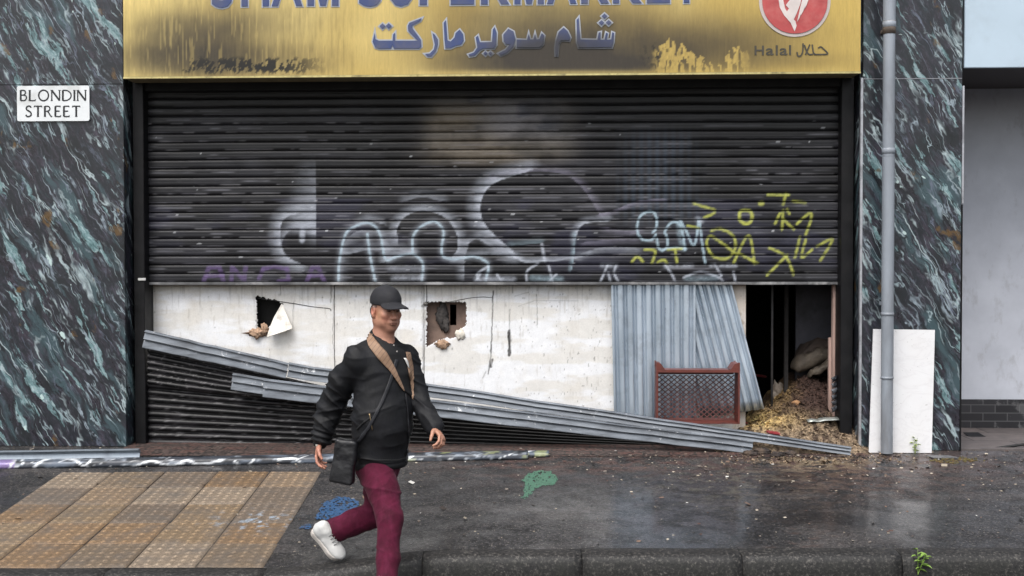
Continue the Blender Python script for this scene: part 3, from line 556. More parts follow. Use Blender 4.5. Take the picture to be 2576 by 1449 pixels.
for _k in range(70):
    rg = random.Random(_k); cx_, cy_ = rg.uniform(372, 2108), rg.uniform(300, 708); over(C3(180, 182, 186), (np.hypot((px - cx_) / rg.uniform(2, 6), (py - cy_) / 1.3) < 1) * rg.uniform(.3, .8))
def spray(pts, w_, c_, a_=.9, sf=.5, sm_=True, br=.25):
    q_ = smoothline(pts) if sm_ else pts; xs = [p_[0] for p_ in q_]; ys = [p_[1] for p_ in q_]; m = w_ * 3 + 4
    b_ = (px > min(xs) - m) & (px < max(xs) + m) & (py > min(ys) - m) & (py < max(ys) + m); D = cloud_seg(px[b_], py[b_], q_)
    al = np.clip((w_ * .5 * (1 + sf) - D) / (w_ * .5 * sf * 2 + .01), 0, 1); al = al * al * (3 - 2 * al)
    gr_ = np.clip(1 - br + br * 2 * (fbm(px[b_] / 6, py[b_] / 4, 3, 55) - .3) - .35 * ((ed[b_] < .008) | (ed[b_] > .064)), 0, 1)
    f_ = np.zeros(px.shape); f_[b_] = al * a_ * gr_; over(c_, f_)
WH = C3(178, 184, 196); PK = C3(150, 146, 166); YE = C3(176, 180, 84); PU = C3(104, 84, 130); LB = C3(158, 180, 192)
def glow(pts, w_, a_, c_=WH): spray(pts, w_, c_, a_, 1.0, True, .5)
def eglow(pts, w_, a_, side, c_=WH, pw=1.4, sm_=True): # paint mist on one side of a hard edge
    q_ = smoothline(pts) if sm_ else pts; D = np.full(px.shape, 1e9); Sg = np.zeros(px.shape)
    xs = [p_[0] for p_ in q_]; ys = [p_[1] for p_ in q_]; b_ = (px > min(xs) - w_ * 1.3) & (px < max(xs) + w_ * 1.3) & (py > min(ys) - w_ * 1.3) & (py < max(ys) + w_ * 1.3); X1, Y1 = px[b_], py[b_]; Db = np.full(X1.shape, 1e9); Sb = np.zeros(X1.shape)
    for (ax, ay), (bx, by) in zip(q_[:-1], q_[1:]):
        dx, dy = bx - ax, by - ay; t_ = np.clip(((X1 - ax) * dx + (Y1 - ay) * dy) / (dx * dx + dy * dy + 1e-9), 0, 1); d_3 = np.hypot(X1 - ax - t_ * dx, Y1 - ay - t_ * dy); cr_ = dx * (Y1 - ay) - dy * (X1 - ax); u_ = d_3 < Db; Db = np.where(u_, d_3, Db); Sb = np.where(u_, cr_, Sb)
    al = np.clip(1 - Db / w_, 0, 1) ** pw * (np.where(Sb * side > 0, 1, np.clip(1 - Db / 2.0, 0, 1))); gr_ = np.clip(1.05 + .9 * (fbm(X1 / 14, Y1 / 5, 3, 55) - .5) - .55 * ((ed[b_] < .009) | (ed[b_] > .064)), 0, 1.15)
    f_ = np.zeros(px.shape); f_[b_] = al * a_ * gr_ * .8; over(c_, f_)
blk_ = ((px > 700) & (px < 794) & (py > 455) & (py < 590)) * 1.0
over(WH, blk_ * sstep(455, 560, py) * sstep(700, 762, px - (560 - py) * .15) * .72 * (.55 + .5 * fbm(px / 12, py / 5, 3, 2)) * np.where((ed < .009) | (ed > .064), .45, 1) * .95)
eglow([(794, 455), (794, 592)], 70, .35, 1, sm_=False)
over(C3(24, 24, 28), gg(745, 606, 36, 30, 4) * .96); over(C3(28, 28, 32), gg(770, 640, 40, 34, 4) * .8)
eglow([(745, 538), (722, 545), (707, 562), (704, 600), (712, 632), (730, 652), (752, 662)], 36, .8, 1); eglow([(770, 575), (742, 574), (718, 590), (706, 615)], 16, .5, 1)
spray([(761, 578), (760, 604)], 13, WH, .8, .6, False)
eglow([(850, 712), (856, 640), (876, 600), (905, 580), (935, 580)], 30, .35, 1); eglow([(975, 656), (1000, 646), (1032, 640)], 30, .75, -1); eglow([(960, 600), (968, 640)], 34, .6, -1)
eglow([(870, 640), (930, 628), (1010, 628)], 22, .5, -1); eglow([(905, 562), (930, 552), (958, 562)], 20, .55, -1)
eglow([(1000, 600), (998, 575), (1018, 545), (1056, 530), (1100, 536), (1130, 556), (1150, 590), (1152, 625), (1140, 645)], 26, .75, -1); eglow([(1022, 505), (1060, 495), (1110, 505)], 26, .35, -1)
eglow([(1330, 430), (1280, 445), (1240, 462), (1218, 485), (1208, 515), (1210, 545), (1222, 568), (1250, 598), (1290, 632)], 42, .95, 1); eglow([(1240, 452), (1290, 437), (1360, 430), (1425, 440), (1470, 478), (1508, 537)], 22, .42, -1, PK)
eglow([(1178, 618), (1168, 650), (1168, 690)], 26, .5, 1); eglow([(1230, 618), (1200, 600), (1178, 612)], 18, .5, 1); eglow([(1150, 652), (1230, 640), (1300, 650)], 22, .55, -1)
eglow([(1508, 538), (1545, 530), (1600, 508), (1670, 500)], 14, .6, 1, PK); eglow([(1448, 600), (1458, 572), (1480, 560), (1530, 556)], 20, .8, -1); eglow([(1448, 590), (1444, 640), (1438, 677)], 12, .7, 1, LB); eglow([(1520, 572), (1580, 582), (1610, 576)], 16, .45, 1, PK)
eglow([(1470, 610), (1540, 602), (1600, 600)], 20, .32, 1, PK); eglow([(1460, 640), (1520, 622), (1600, 624)], 22, .4, 1); eglow([(1295, 648), (1325, 660), (1370, 657)], 18, .85, -1); eglow([(1372, 658), (1430, 652), (1480, 643)], 18, .6, -1); spray([(1363, 615), (1370, 655)], 7, WH, .85, .8, False)
eglow([(1285, 618), (1360, 610)], 18, .35, -1, LB)
for q_ in ([(851, 709), (854, 655), (869, 590), (894, 569), (924, 561), (946, 572), (959, 599), (966, 642), (976, 654), (999, 645), (1034, 639), (1054, 649), (1064, 667), (1061, 709)], [(924, 588), (931, 644), (944, 708)], [(1039, 639), (1038, 600), (1054, 574), (1089, 557), (1109, 569), (1116, 587), (1111, 624), (1116, 646), (1144, 652), (1189, 645), (1216, 654), (1229, 669), (1221, 709)]): spray(q_, 6, LB, .95, .6, True, .15); spray(q_, 16, WH, .25, 1)
for q_ in ([(1325, 709), (1326, 682), (1352, 664)], [(1510, 709), (1520, 687), (1528, 667)], [(1530, 686), (1536, 709)], [(1556, 709), (1545, 687), (1550, 667)], [(1675, 668), (1690, 690), (1698, 707)], [(1720, 698), (1763, 684), (1808, 698), (1818, 708)], [(1798, 665), (1815, 694)], [(1845, 684), (1850, 708)], [(1210, 709), (1200, 690), (1228, 670)], [(1250, 690), (1262, 708)], [(1208, 690), (1196, 709)], [(1380, 668), (1390, 709)], [(1400, 690), (1380, 709)]): spray(q_, 5.5, WH, .8, .7)
for q_ in ([(1515, 668), (1550, 668)], [(1675, 669), (1740, 668)], [(1790, 668), (1850, 668)]): glow(q_, 10, .6)
glow([(1200, 705), (1290, 704)], 14, .7); glow([(985, 675), (1050, 680)], 20, .3); glow([(990, 700), (1060, 700)], 12, .5); glow([(1340, 700), (1410, 703)], 14, .5, LB); glow([(1730, 703), (1800, 700)], 14, .4, LB)
el = [(1650, 590), (1640, 603), (1620, 604), (1606, 590), (1603, 568), (1610, 545), (1628, 533), (1645, 535), (1652, 552), (1650, 575), (1642, 585)]
for q_ in (el, [(1653, 600), (1656, 622), (1667, 630), (1679, 618), (1677, 594), (1673, 582), (1688, 561), (1708, 563), (1718, 590), (1723, 629)], [(1670, 628), (1700, 622), (1725, 627)], [(1712, 556), (1728, 585), (1744, 618), (1753, 592), (1758, 552), (1765, 602), (1774, 663)]): spray(q_, 6, LB, .95, .5, True, .15)
glow([(1708, 560), (1712, 600), (1720, 625)], 12, .6, LB); glow([(1755, 552), (1764, 556)], 12, .8)
for q_ in ([(1745, 511), (1770, 520), (1797, 528), (1793, 538), (1772, 547)], [(1730, 568), (1758, 574)], [(1790, 580), (1813, 576), (1843, 592), (1850, 622), (1830, 650), (1795, 645), (1778, 615), (1784, 595), (1800, 600), (1850, 637)], [(1845, 662), (1883, 592), (1898, 664)], [(1858, 637), (1905, 662)], [(1932, 489), (1984, 490)], [(1977, 487), (1970, 515)], [(1994, 506), (2026, 510)], [(1962, 537), (1950, 562)], [(1970, 530), (1967, 577)], [(1980, 527), (1986, 538)], [(1972, 553), (1997, 577)], [(2005, 563), (2037, 536), (2040, 552), (2027, 590)], [(2012, 597), (2000, 648)], [(2027, 602), (2017, 647), (2043, 628)], [(2055, 620), (2094, 602), (2064, 655)], [(1935, 623), (1977, 646), (1996, 690)], [(1980, 642), (1930, 692)], [(1590, 658), (1603, 645), (1617, 658)], [(1622, 628), (1648, 632), (1640, 662)], [(1698, 627), (1703, 660)], [(1654, 660), (1670, 654), (1678, 663)], [(1680, 628), (1715, 625)]): spray(q_, 6.5, YE, .92, .6, True, .35)
spray([(1860, 546), (1862, 533), (1874, 529), (1888, 533), (1892, 546), (1886, 560), (1872, 562), (1860, 552)], 8, YE, .95, .5, True, .15); spray([(1913, 512), (1917, 512)], 11, YE, .9, .6, False)
for q_ in ([(512, 708), (526, 672), (552, 672), (562, 708)], [(522, 694), (560, 692)], [(582, 708), (584, 672), (614, 706), (618, 672)], [(662, 676), (690, 670), (722, 676)], [(722, 676), (726, 706), (700, 708)], [(662, 678), (652, 700)], [(772, 708), (786, 672), (800, 672), (816, 708)], [(778, 694), (806, 692)]): spray(q_, 11, PU, .62, .35, False, .35)
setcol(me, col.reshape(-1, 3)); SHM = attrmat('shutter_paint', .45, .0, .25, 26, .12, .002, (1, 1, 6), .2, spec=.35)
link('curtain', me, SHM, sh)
MB().box((x0, SHY - .012, ZB - .022), (x1, SHY + .018, ZB + .002), .003).build('bottom_bar', simple('bar_paint', C(96, 96, 98), .5, 0, .5, 7, .2, dirt=C(190, 190, 190)), sh)
q0 = P(347, 706, .12); MB().box((q0.x, .118, q0.z), (q0.x + .066, .13, q0.z + .022), .003).build('latch_tag', simple('white_tag', C(206, 206, 204), .5), sh)
# ---------------------------------------------------------------- white boarding behind the shutter
BY = .36
hoard = thing('white_boarding', (PX(1100, BY), BY, 0), 'grimy white painted boarding with two broken holes behind the half raised shutter', 'boarding')
H1 = [(645, 744), (668, 752), (699, 757), (713, 768), (700, 790), (690, 808), (672, 830), (660, 826), (652, 822), (648, 790)]
H2 = [(1075, 761), (1172, 760), (1171, 790), (1172, 822), (1160, 826), (1150, 838), (1148, 848), (1138, 852), (1128, 849), (1112, 852), (1098, 858), (1080, 870), (1073, 872), (1075, 820)]
def board(x0v, x1v, hole=None, z0v=1128, seed=0):
    xa, xb = PX(x0v, BY), PX(x1v, BY); za, zb = .0, PZ(690, BY); n_x = int((xb - xa) / .0066); n_z = int((zb - za) / .0066)
    X, Z = np.meshgrid(np.linspace(xa, xb, n_x), np.linspace(za, zb, n_z)); Yb = np.full_like(X, BY) + .006 * (fbm(X * 2, Z * 2, 2, seed) - .5) + .003 * (fbm(X * 12, Z * 12, 3, 71) - .5)
    PT = np.stack([X, Yb, Z], -1); px, py = V2(PT); keep = None
    if hole:
        wx = px + (fbm(px / 5, py / 5, 2, 5) - .5) * 7; wy = py + (fbm(px / 5, py / 5, 2, 9) - .5) * 7; m = inpoly(wx, wy, hole); keep = ~(m[:-1, :-1] | m[1:, 1:])
    me = gridmesh('board_panel', PT, keep); c = np.ones(px.shape + (3,)) * C3(222, 220, 216)
    def ov(cc, a):
        nonlocal c
        a = np.clip(a, 0, 1)[..., None]; c = c * (1 - a) + np.array(cc) * a
    ov(C3(236, 238, 242), sstep(.4, .6, fbm(px / 90, py / 22, 4, 3)) * .8); ov(C3(216, 210, 200), sstep(.52, .75, fbm(px / 60, py / 110, 4, 7)) * .4)
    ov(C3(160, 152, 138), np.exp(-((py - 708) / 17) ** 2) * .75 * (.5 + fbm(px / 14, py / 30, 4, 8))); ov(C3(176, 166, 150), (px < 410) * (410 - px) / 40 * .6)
    ov(C3(150, 148, 146), sstep(.6, .8, fbm(px / 5, py / 90, 3, 13)) * .38 * sstep(860, 715, py)); ov(C3(170, 164, 154), sstep(.66, .82, fbm(px / 7, py / 30, 4, 23)) * .35)
    ov(C3(90, 84, 78), sstep(.75, .82, fbm(px / 4, py / 10, 3, 33)) * .5 * (.2 + sstep(1180, 1400, px)))
    for ln, w_, a_ in (([(1240, 732), (1239, 800), (1236, 880), (1229, 940)], 2.6, .8), ([(1283, 778), (1281, 830)], 2.5, .5), ([(1281, 832), (1282, 862), (1281, 893)], 7, .97), ([(1238, 905), (1235, 922)], 6, .8), ([(1222, 935), (1215, 950)], 3, .5), ([(1063, 712), (1064, 930)], 2.2, .45), ([(1066, 930), (1073, 745)], 3, .35),
                       ([(1065, 770), (1078, 762)], 7, .6), ([(842, 712), (840, 775), (838, 860), (845, 922)], 1.8, .5), ([(706, 714), (707, 742)], 1.6, .6), ([(738, 760), (738, 825)], 1.5, .4), ([(835, 712), (832, 760)], 4, .4), ([(1290, 715), (1289, 736)], 3, .5), ([(1330, 735), (1295, 745)], 2, .3), ([(1350, 740), (1352, 818)], 1.6, .6), ([(1305, 770), (1345, 756), (1455, 757)], 1.5, .3), ([(1336, 1010), (1337, 1060)], 3, .6), ([(648, 825), (652, 750)], 8, .5), ([(1860, 790), (1856, 800), (1868, 812)], 8, .5)):
        D = cloud_seg(px + (fbm(px / 9, py / 9, 2, 3) - .5) * 4, py, ln); ov(C3(38, 34, 32), np.clip((w_ * .5 + 1 - D) / 1.6, 0, 1) * a_ * (.5 + .9 * fbm(px / 3, py / 14, 3, 44)))
    rg = random.Random(seed + 5)
    for _ in range(60):
        cx_, cy_ = rg.uniform(x0v, x1v), rg.uniform(720, 1060); ov(C3(60, 56, 54), np.clip(1.2 - np.hypot((px - cx_) / rg.uniform(1, 2.2), (py - cy_) / rg.uniform(1, 4.5)), 0, 1) * rg.uniform(.3, .8))
    if x1v > 1800: ov(C3(196, 178, 158), (px > 1842) * .55)
    setcol(me, c.reshape(-1, 3)); o = link('board_panel', me, BRDM, hoard, True); solid(o, .012, 1); return o
BRDM = attrmat('painted_board', .6, 0, .07, 14, .12, .003, (1, 1, 1), .06)
board(360, 841, H1, seed=1); board(842.5, 1066, None, seed=2); board(1067.5, 1876, H2, seed=3)
BEIGE = simple('plasterboard_back', C(140, 118, 106), .8, 0, .15, 9, .2, dirt=C(96, 80, 74)); WOOL = simple('torn_insulation', C(176, 146, 122), .9, 0, .4, 60, .8, dirt=C(116, 88, 66)); GREYW = simple('burnt_wool', C(78, 74, 72), .9, 0, .5, 50, .8)
xa, xb = PX(1040, .46), PX(1178, .46); za, zb = PZ(900, .46), PZ(745, .46); sl0, sl1 = PX(1132, .46), PX(1148, .46); sz0, sz1 = PZ(818, .46), PZ(766, .46)
MB().box((xa, .45, za), (sl0, .462, zb)).box((sl1, .45, za), (xb, .462, zb)).box((sl0 + .0005, .45, za), (sl1 - .0005, .461, sz0)).box((sl0 + .0005, .45, sz1), (sl1 - .0005, .461, zb)).build('backing_board', BEIGE, hoard)
def rag(name, cx_, cy_, Y, rx, ry, rz, mat, par, seed, amp=.35, n=12, sub=3):
    bm = bmesh.new(); bmesh.ops.create_icosphere(bm, subdivisions=sub, radius=1); c_ = P(cx_, cy_, Y); V = np.array([v.co[:] for v in bm.verts]); Fc = [[v.index for v in f.verts] for f in bm.faces]; bm.free()
    d = 1 + amp * ((fbm(V[:, 0] * 3 + V[:, 2] * 2 + seed, V[:, 1] * 3 + V[:, 2] * 3.3, 4, seed) - .5) * 2.4); V = V * d[:, None] * np.array([rx, ry, rz]) + np.array(c_)
    return link(name, mesh(name, V, Fc), mat, par, True)
rag('insulation_clump', 1113, 790, .43, .05, .015, .1, GREYW, hoard, 3, .7); rag('insulation_clump', 1122, 815, .43, .03, .015, .06, GREYW, hoard, 8, .8)
rag('torn_paper', 1113, 866, .335, .05, .012, .035, WOOL, hoard, 5, .8); rag('torn_paper', 1158, 842, .34, .04, .010, .045, simple('torn_white', C(216, 210, 198), .8, 0, .15, 30, .5), hoard, 6, .6); rag('insulation_clump', 648, 838, .33, .075, .02, .035, WOOL, hoard, 7, .95); rag('insulation_clump', 664, 828, .335, .03, .02, .05, WOOL, hoard, 9, .9)
fl_ = [P(x, y, Y_) for x, y, Y_ in ((709, 763, .35), (736, 826, .27), (702, 838, .255), (671, 848, .27), (679, 822, .31), (690, 796, .345))]
o = link('board_flap', mesh('board_flap', fl_ + [P(704, 805, .30)], [(0, 6, 5), (0, 1, 6), (1, 2, 6), (2, 3, 6), (3, 4, 6), (4, 5, 6)]), simple('flap_white', C(226, 222, 214), .7, 0, .06, 20, .3, dirt=C(150, 140, 128)), hoard); solid(o, .008, 1)
MB().box((PX(640, .5), .48, PZ(860, .5)), (PX(735, .5), .5, PZ(735, .5))).build('backing_board', SOOT_SHADE, hoard)
WIRE = simple('black_cable', C(22, 22, 24), .5)
def wire(pts, r=.0025, par=None, name='wire', mat=None): return MB().tube(smoothline([tuple(p) for p in pts], 5) if len(pts) > 2 else pts, r, 7).build(name, mat or WIRE, par, True)
def wire3(px_, Y, r=.0025, par=None, name='wire', mat=None):
    pts = [P(x, y, Y) for x, y in smoothline(px_, 5)]; return MB().tube(pts, r, 7).build(name, mat or WIRE, par, True)
wire3([(648, 750), (735, 763), (790, 772), (828, 776), (832, 782)], .345, .0028, hoard); wire3([(1118, 762), (1180, 750), (1215, 747), (1238, 748), (1240, 735)], .345, .0022, hoard); wire3([(1073, 714), (1073, 757), (1065, 766)], .345, .0025, hoard)
rag('cable_knot', 1070, 764, .345, .02, .012, .014, simple('knot_grey', C(110, 108, 104), .8, 0, .4, 60), hoard, 4, .6, sub=2)
# framing seen in the doorway
STUD = simple('timber_stud', C(176, 150, 140), .75, 0, .18, 20, .2, sc=(1, 1, .15), dirt=C(120, 86, 76)); sd0, sd1 = P(2093, 1035, .32), P(2107, 712, .32)
fr = thing('door_frame', (sd0.x, .32, .0), 'broken timber studs at the right side of the burnt doorway', 'door frame')
MB().box((sd0.x, .305, .1), (sd1.x, .36, PZ(700, .32)), .003).build('stud', STUD, fr); a = P(2086, 1060, .34); b = P(2092, 850, .34); MB().box((a.x, .362, .1), (b.x + .01, .40, b.z), .003).build('stud', STUD, fr)
GP = simple('smoked_panel', C(74, 74, 82), .7, 0, .3, 5, .2, dirt=C(30, 28, 28)); a = P(2001, 1000, .95); b = P(2075, 690, .95)
MB().box((a.x, .95, 0), (b.x + .5, .98, 2.4)).build('inner_panel', GP, fr); a = P(1973, 1000, .8); MB().box((a.x, .8, 0), (a.x + .035, .84, 2.4), .004).build('stud', simple('charred_timber', C(44, 42, 42), .9, 0, .5, 30, .5), fr)
a = P(1942, 900, .7); MB().tube([(a.x, .7, 0), (a.x, .7, 2.4)], .011, 10).build('inner_pole', simple('dull_pole', C(84, 84, 86), .6), fr, True)
stub = thing('bent_slats', tuple(P(2103, 1030, .26)), 'crushed ends of black shutter slats bunched beside the right guide', 'slats'); rg = random.Random(4)
for k in range(6):
    y = 948 + k * 15; p0, p1 = P(2091, y + 9, .20), P(2109, y - 1, .27); prf = [(.016 * math.cos(R(a_)), .022 * math.sin(R(a_)) - .0) for a_ in range(-80, 90, 20)]; prf = prf + [(x * .8 - .003, z * .86) for x, z in prf[::-1]]
    MB().extr(prf, p0, p1).build('slat_end', SHM2 if False else simple('slat_black', C(40, 42, 48), .35, .2, .3, 20, .1, dirt=C(150, 156, 164)) if k == 0 else stub.children[0].data.materials[0], stub, True)
# ---------------------------------------------------------------- corrugated sheets
def corr(name, corners, n, amp, mat, label, th=.002, trap=True, rows=14, wob=.008, seed=1):
    tl, tr, br, bl = [Vector(c_) for c_ in corners]; m = n * 12 + 1; PTs = np.zeros((rows, m, 3)); nor = (tr - tl).cross(bl - tl).normalized()
    if nor.y > 0: nor = -nor
    for i in range(rows):
        t_ = i / (rows - 1); L, Rr = bl.lerp(tl, t_), br.lerp(tr, t_)
        for j in range(m):
            s_ = j / (m - 1); ph = (s_ * n) % 1; h_ = (min(1, max(-1, 2.2 * math.cos(ph * 2 * math.pi) + .9)) if trap else math.cos(ph * 2 * math.pi))
            PTs[i, j] = L.lerp(Rr, s_) + nor * (amp * h_ + wob * (float(fbm(s_ * 3, t_ * 2, 2, seed)) - .5) * 2)
    me = gridmesh(name, PTs); o = link(name, me, mat, None, False); solid(o, th, 1); tag(o, label, 'metal sheet', 'corrugated sheets against the boarding'); return o
CORR = NT('corrugated_zinc', .36, .65); nz_ = CORR.noise(9, CORR.mapv(sc=(1, 1, .12)), 5, .6); CORR.color(CORR.mix(CORR.ramp(CORR.noise(5, detail=6, rough=.7), [(.5, 0.0), (.75, .5)]), CORR.ramp(nz_, [(.3, C(168, 182, 196)), (.7, C(206, 218, 230))]), C(112, 118, 126))); CORR.rough(CORR.ramp(nz_, [(.3, .26), (.7, .4)])); CORR.bump(CORR.noise(60), .05, .001); CORR = CORR.m
c0 = corr('corrugated_sheet', [P(1536, 690, .290), P(1750, 690, .290), P(1750, 1090, .275), P(1545, 1062, .285)], 9, .015, CORR, 'upright grey corrugated metal sheet between the white boarding and the slanting sheet', seed=2)
c1 = corr('corrugated_sheet', [P(1672, 690, .332), P(1834, 690, .325), P(1922, 1028, .27), P(1762, 1050, .315)], 8, .014, CORR, 'slanting grey corrugated metal sheet leaning beside the dark doorway', trap=True, seed=6)
# ---------------------------------------------------------------- red crate lying on its side
CR = simple('red_plastic', C(102, 50, 42), .5, 0, .15, 14, .1, dirt=C(62, 38, 36)); LAT = simple('lattice_plastic', C(104, 66, 62), .55, 0, .2, 14, .1)
crate = thing('plastic_crate', tuple(P(1755, 1065, .0)), 'brown-red plastic produce crate tipped on its side in front of the corrugated sheets', 'crate')
cy0, cy1 = -.03, .17                                       # open side toward the street, lattice base at the back
A_ = P(1652, 1064, cy0); B_ = P(1861, 1064, cy0); zt = PZ(932, cy0, 1755); zb = PZ(1066, cy0, 1755); zh = PZ(912, cy0, 1755); xa, xb = A_.x, B_.x
def wall_prof(x, s_): # side wall seen edge on
    MB().box((x, cy0, zb), (x + .006, cy1, zt + .02), .001).box((x - .004 if s_ < 0 else x - .002, cy0 - .006, zb), (x + .012, cy0 + .012, zh), .002).box((x, cy1 - .012, zb), (x + .008, cy1, zh)).build('side_wall', CR, crate)
    for k in range(3): z_ = zb + .06 + k * .11; MB().box((x + (.0065 if s_ < 0 else -.0105), cy0 + .03, z_), (x + (.0105 if s_ < 0 else -.0065), cy1 - .03, z_ + .012), .002).build('side_rib', CR, crate)
wall_prof(xa, -1); wall_prof(xb - .012, 1)
MB().box((xa + .007, cy0, zt - .006), (xb - .013, cy1, zt), .001).box((xa + .006, cy0 - .004, zt - .018), (xb - .012, cy0 + .008, zt + .005), .002).box((xa + .012, cy1 - .006, zt - .05), (xb - .018, cy1, zt - .008)).build('top_wall', CR, crate); MB().box((xa + .007, cy0, zb), (xb - .013, cy1 - .015, zb + .005), .001).build('bottom_wall', CR, crate)
for s_, x in ((1, xa + .006), (-1, xb - .012)): MB().prism([(x, cy0 + .001, zh - .004), (x + s_ * .03, cy0 + .001, zh - .012), (x + s_ * .062, cy0 + .001, zt + .006), (x, cy0 + .001, zt + .006)], (0, cy1 - cy0 - .01, 0)).build('stacking_horn', CR, crate)
mb = MB(); nx_, nz_ = 13, 9; Wd, Hd = xb - xa - .03, zt - zb - .065; ax, az = xa + .015, zb + .01
for k in range(-nz_, nx_): # lattice of two diagonals
    for s_ in (0, 1):
        p = Wd / nx_; q_ = Hd / nz_; pts = []
        i0 = max(0, -k); i1 = min(nz_, nx_ - k)
        if i1 <= i0: continue
        xA, xB = ax + (k + i0) * p, ax + (k + i1) * p; zA, zB = az + i0 * q_, az + i1 * q_
        if s_: xA, xB = 2 * ax + Wd - xA, 2 * ax + Wd - xB
        mb.extr([(-.0040, -.0035), (.0040, -.0035), (.0040, .0035), (-.0040, .0035)], (xA, cy1 - .006 - s_ * .004, zA), (xB, cy1 - .006 - s_ * .004, zB), up=Vector((0, 1, 0)))
mb.box((ax, cy1 - .014, zb + .005), (ax + Wd, cy1 - .002, zb + .02)).build('base_lattice', LAT, crate)
# ---------------------------------------------------------------- torn off metal rails and the collapsed foot of the curtain
RAIL = NT('rail_galvanised', .5, .2); n1 = RAIL.noise(7, RAIL.mapv(sc=(.4, 1, 2)), 6, .65); RAIL.color(RAIL.mix(RAIL.ramp(RAIL.noise(11, detail=6, rough=.75), [(.61, 0.0), (.66, .85)]), RAIL.ramp(n1, [(.3, C(78, 82, 88)), (.5, C(116, 122, 130)), (.72, C(146, 153, 162))]), C(216, 218, 220))); RAIL.rough(RAIL.ramp(n1, [(.3, .42), (.7, .6)])); RAIL.bump(RAIL.noise(40), .1, .002); RAIL = RAIL.m
def railprof(w_, flip=False): # noqa # two shallow flutes with a lip, (depth, height)
    k = w_ / .14; o_ = [(.026, .073), (-.006, .071), (-.008, .064), (.010, .052), (.008, .046), (-.006, .014), (-.010, .006), (.020, -.002), (.018, -.008), (.004, -.022), (-.010, -.062), (-.010, -.068), (.020, -.073)]
    o_ = [(a_, b_ * k) for a_, b_ in o_]; inn = [(a_ + .004, b_ * .97) for a_, b_ in o_[::-1]]; return o_ + inn
def rail(pA, pB, wA, label, grp, wob=.003, seg=10, seed=0, smooth=False, col=None, twist=0):
    n_ = len(railprof(.14)); V = []; pA, pB = Vector(pA), Vector(pB); rg = random.Random(seed); d = (pB - pA).normalized(); up = Vector((0, -.15, 1)); side = d.cross(up).normalized() * -1; u2 = d.cross(side).normalized()
    if u2.z < 0: u2 = -u2
    for k in range(seg + 1):
        t_ = k / seg; w_ = wA[0] * (1 - t_) + wA[1] * t_; c_ = pA.lerp(pB, t_) + u2 * rg.uniform(-wob, wob) + side * rg.uniform(-wob, wob) * 2; 
        if side.y < 0: side = -side
        V += [c_ + side * a_ + u2 * b_ for a_, b_ in railprof(w_)]
    Fc = [(k * n_ + i, k * n_ + (i + 1) % n_, (k + 1) * n_ + (i + 1) % n_, (k + 1) * n_ + i) for k in range(seg) for i in range(n_)]; h = n_ // 2
    Fc += [(e * n_ + i, e * n_ + i + 1, e * n_ + n_ - 2 - i, e * n_ + n_ - 1 - i) for e in (0, seg) for i in range(h - 1)]
    o = link('metal_rail', fixn(mesh('metal_rail', V, Fc)), col or RAIL, None); tag(o, label, 'metal rail', grp); return o
GRP = 'grey metal rails torn off the shutter'
rail(P(361, 853, .10), P(722, 933, .085), (.148, .125), 'upper grey fluted rail from the left guide to the joint behind the man', GRP, seed=1)
rail(P(724, 932, .08), P(2140, 1136, -.20), (.118, .060), 'long grey fluted rail sloping from behind the man down past the crate to the rubble', GRP, seg=22, seed=2)
rail(P(583, 960, .07), P(672, 974, .068), (.135, .13), 'short stub of grey rail sticking out left of the lower rail', GRP, seed=3, seg=3)
rail(P(663, 976, .045), P(1893, 1126, -.14), (.150, .105), 'lower grey rail running beneath the long rail to the charred lumps', GRP, seg=20, seed=4)
fall = thing('fallen_curtain', tuple(P(800, 1120, .2)), 'collapsed black slats of the shutter foot bunched below the sloping rails', 'shutter slats')
def curt(yl0, yl1, xr, ytr, ybr, ns, name, Y0, bow=0, xl=372):
    NX = 160; rows = []; prl = [(0, .012), (.12, .012), (.2, -.004), (.4, -.014), (.62, -.014), (.82, -.004), (.94, .008)]
    us = [(s_ + h_) / ns for s_ in range(ns) for h_, _ in prl]; dd = [d_2 for s_ in range(ns) for _, d_2 in prl]
    PTs = np.zeros((len(us), NX, 3))
    for j, x in enumerate(np.linspace(xl, xr, NX)):
        t_ = (x - xl) / (xr - xl); yt = yl0 + (ytr - yl0) * t_ ; yb_ = yl1 + (ybr - yl1) * t_
        for i, (u_, d_2) in enumerate(zip(us, dd)):
            y = yb_ + (yt - yb_) * u_ + bow * math.sin(math.pi * t_) * (u_ - .5); p = P(x, y, Y0); PTs[i, j] = (p.x, Y0 + d_2 * (1 - .5 * t_) + .012 * (float(vnoise(t_ * 6, u_ * 3, 9)) - .5), p.z)
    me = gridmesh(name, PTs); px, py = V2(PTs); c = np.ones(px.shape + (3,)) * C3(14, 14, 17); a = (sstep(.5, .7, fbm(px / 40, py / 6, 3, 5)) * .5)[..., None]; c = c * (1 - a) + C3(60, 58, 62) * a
    a = (sstep(.70, .76, fbm(px / 9, py / 3, 3, 15)) * .7)[..., None]; c = c * (1 - a * .5) + C3(150, 148, 150) * a * .5; a = sstep(700, 1150, px)[..., None] * .85; c = c * (1 - a) + C3(9, 9, 10) * a; setcol(me, c.reshape(-1, 3)); return link(name, me, SHM, fall)  # shade beneath the sloping rails is painted in as black toward the right
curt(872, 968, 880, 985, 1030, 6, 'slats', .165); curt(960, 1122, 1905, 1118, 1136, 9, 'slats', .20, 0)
MB().box((PX(372, .24), .235, .006), (PX(1905, .24), .25, PZ(985, .24, 900))).build('shadow_board', SOOT_SHADE, fall) if False else None
MB().extr([(-.02, 0), (.02, 0), (.02, .018), (-.02, .018)], P(372, 1123, .19), P(1890, 1141, .1)).build('foot_bar', BLACKST, fall)
MB().box((PX(372, .34), .325, .004), (PX(1540, .34), .34, PZ(1060, .34, 1288))).build('added_shade_backing', SOOT_SHADE, hoard)  # dark sheet added behind the slats so their gaps read as shade
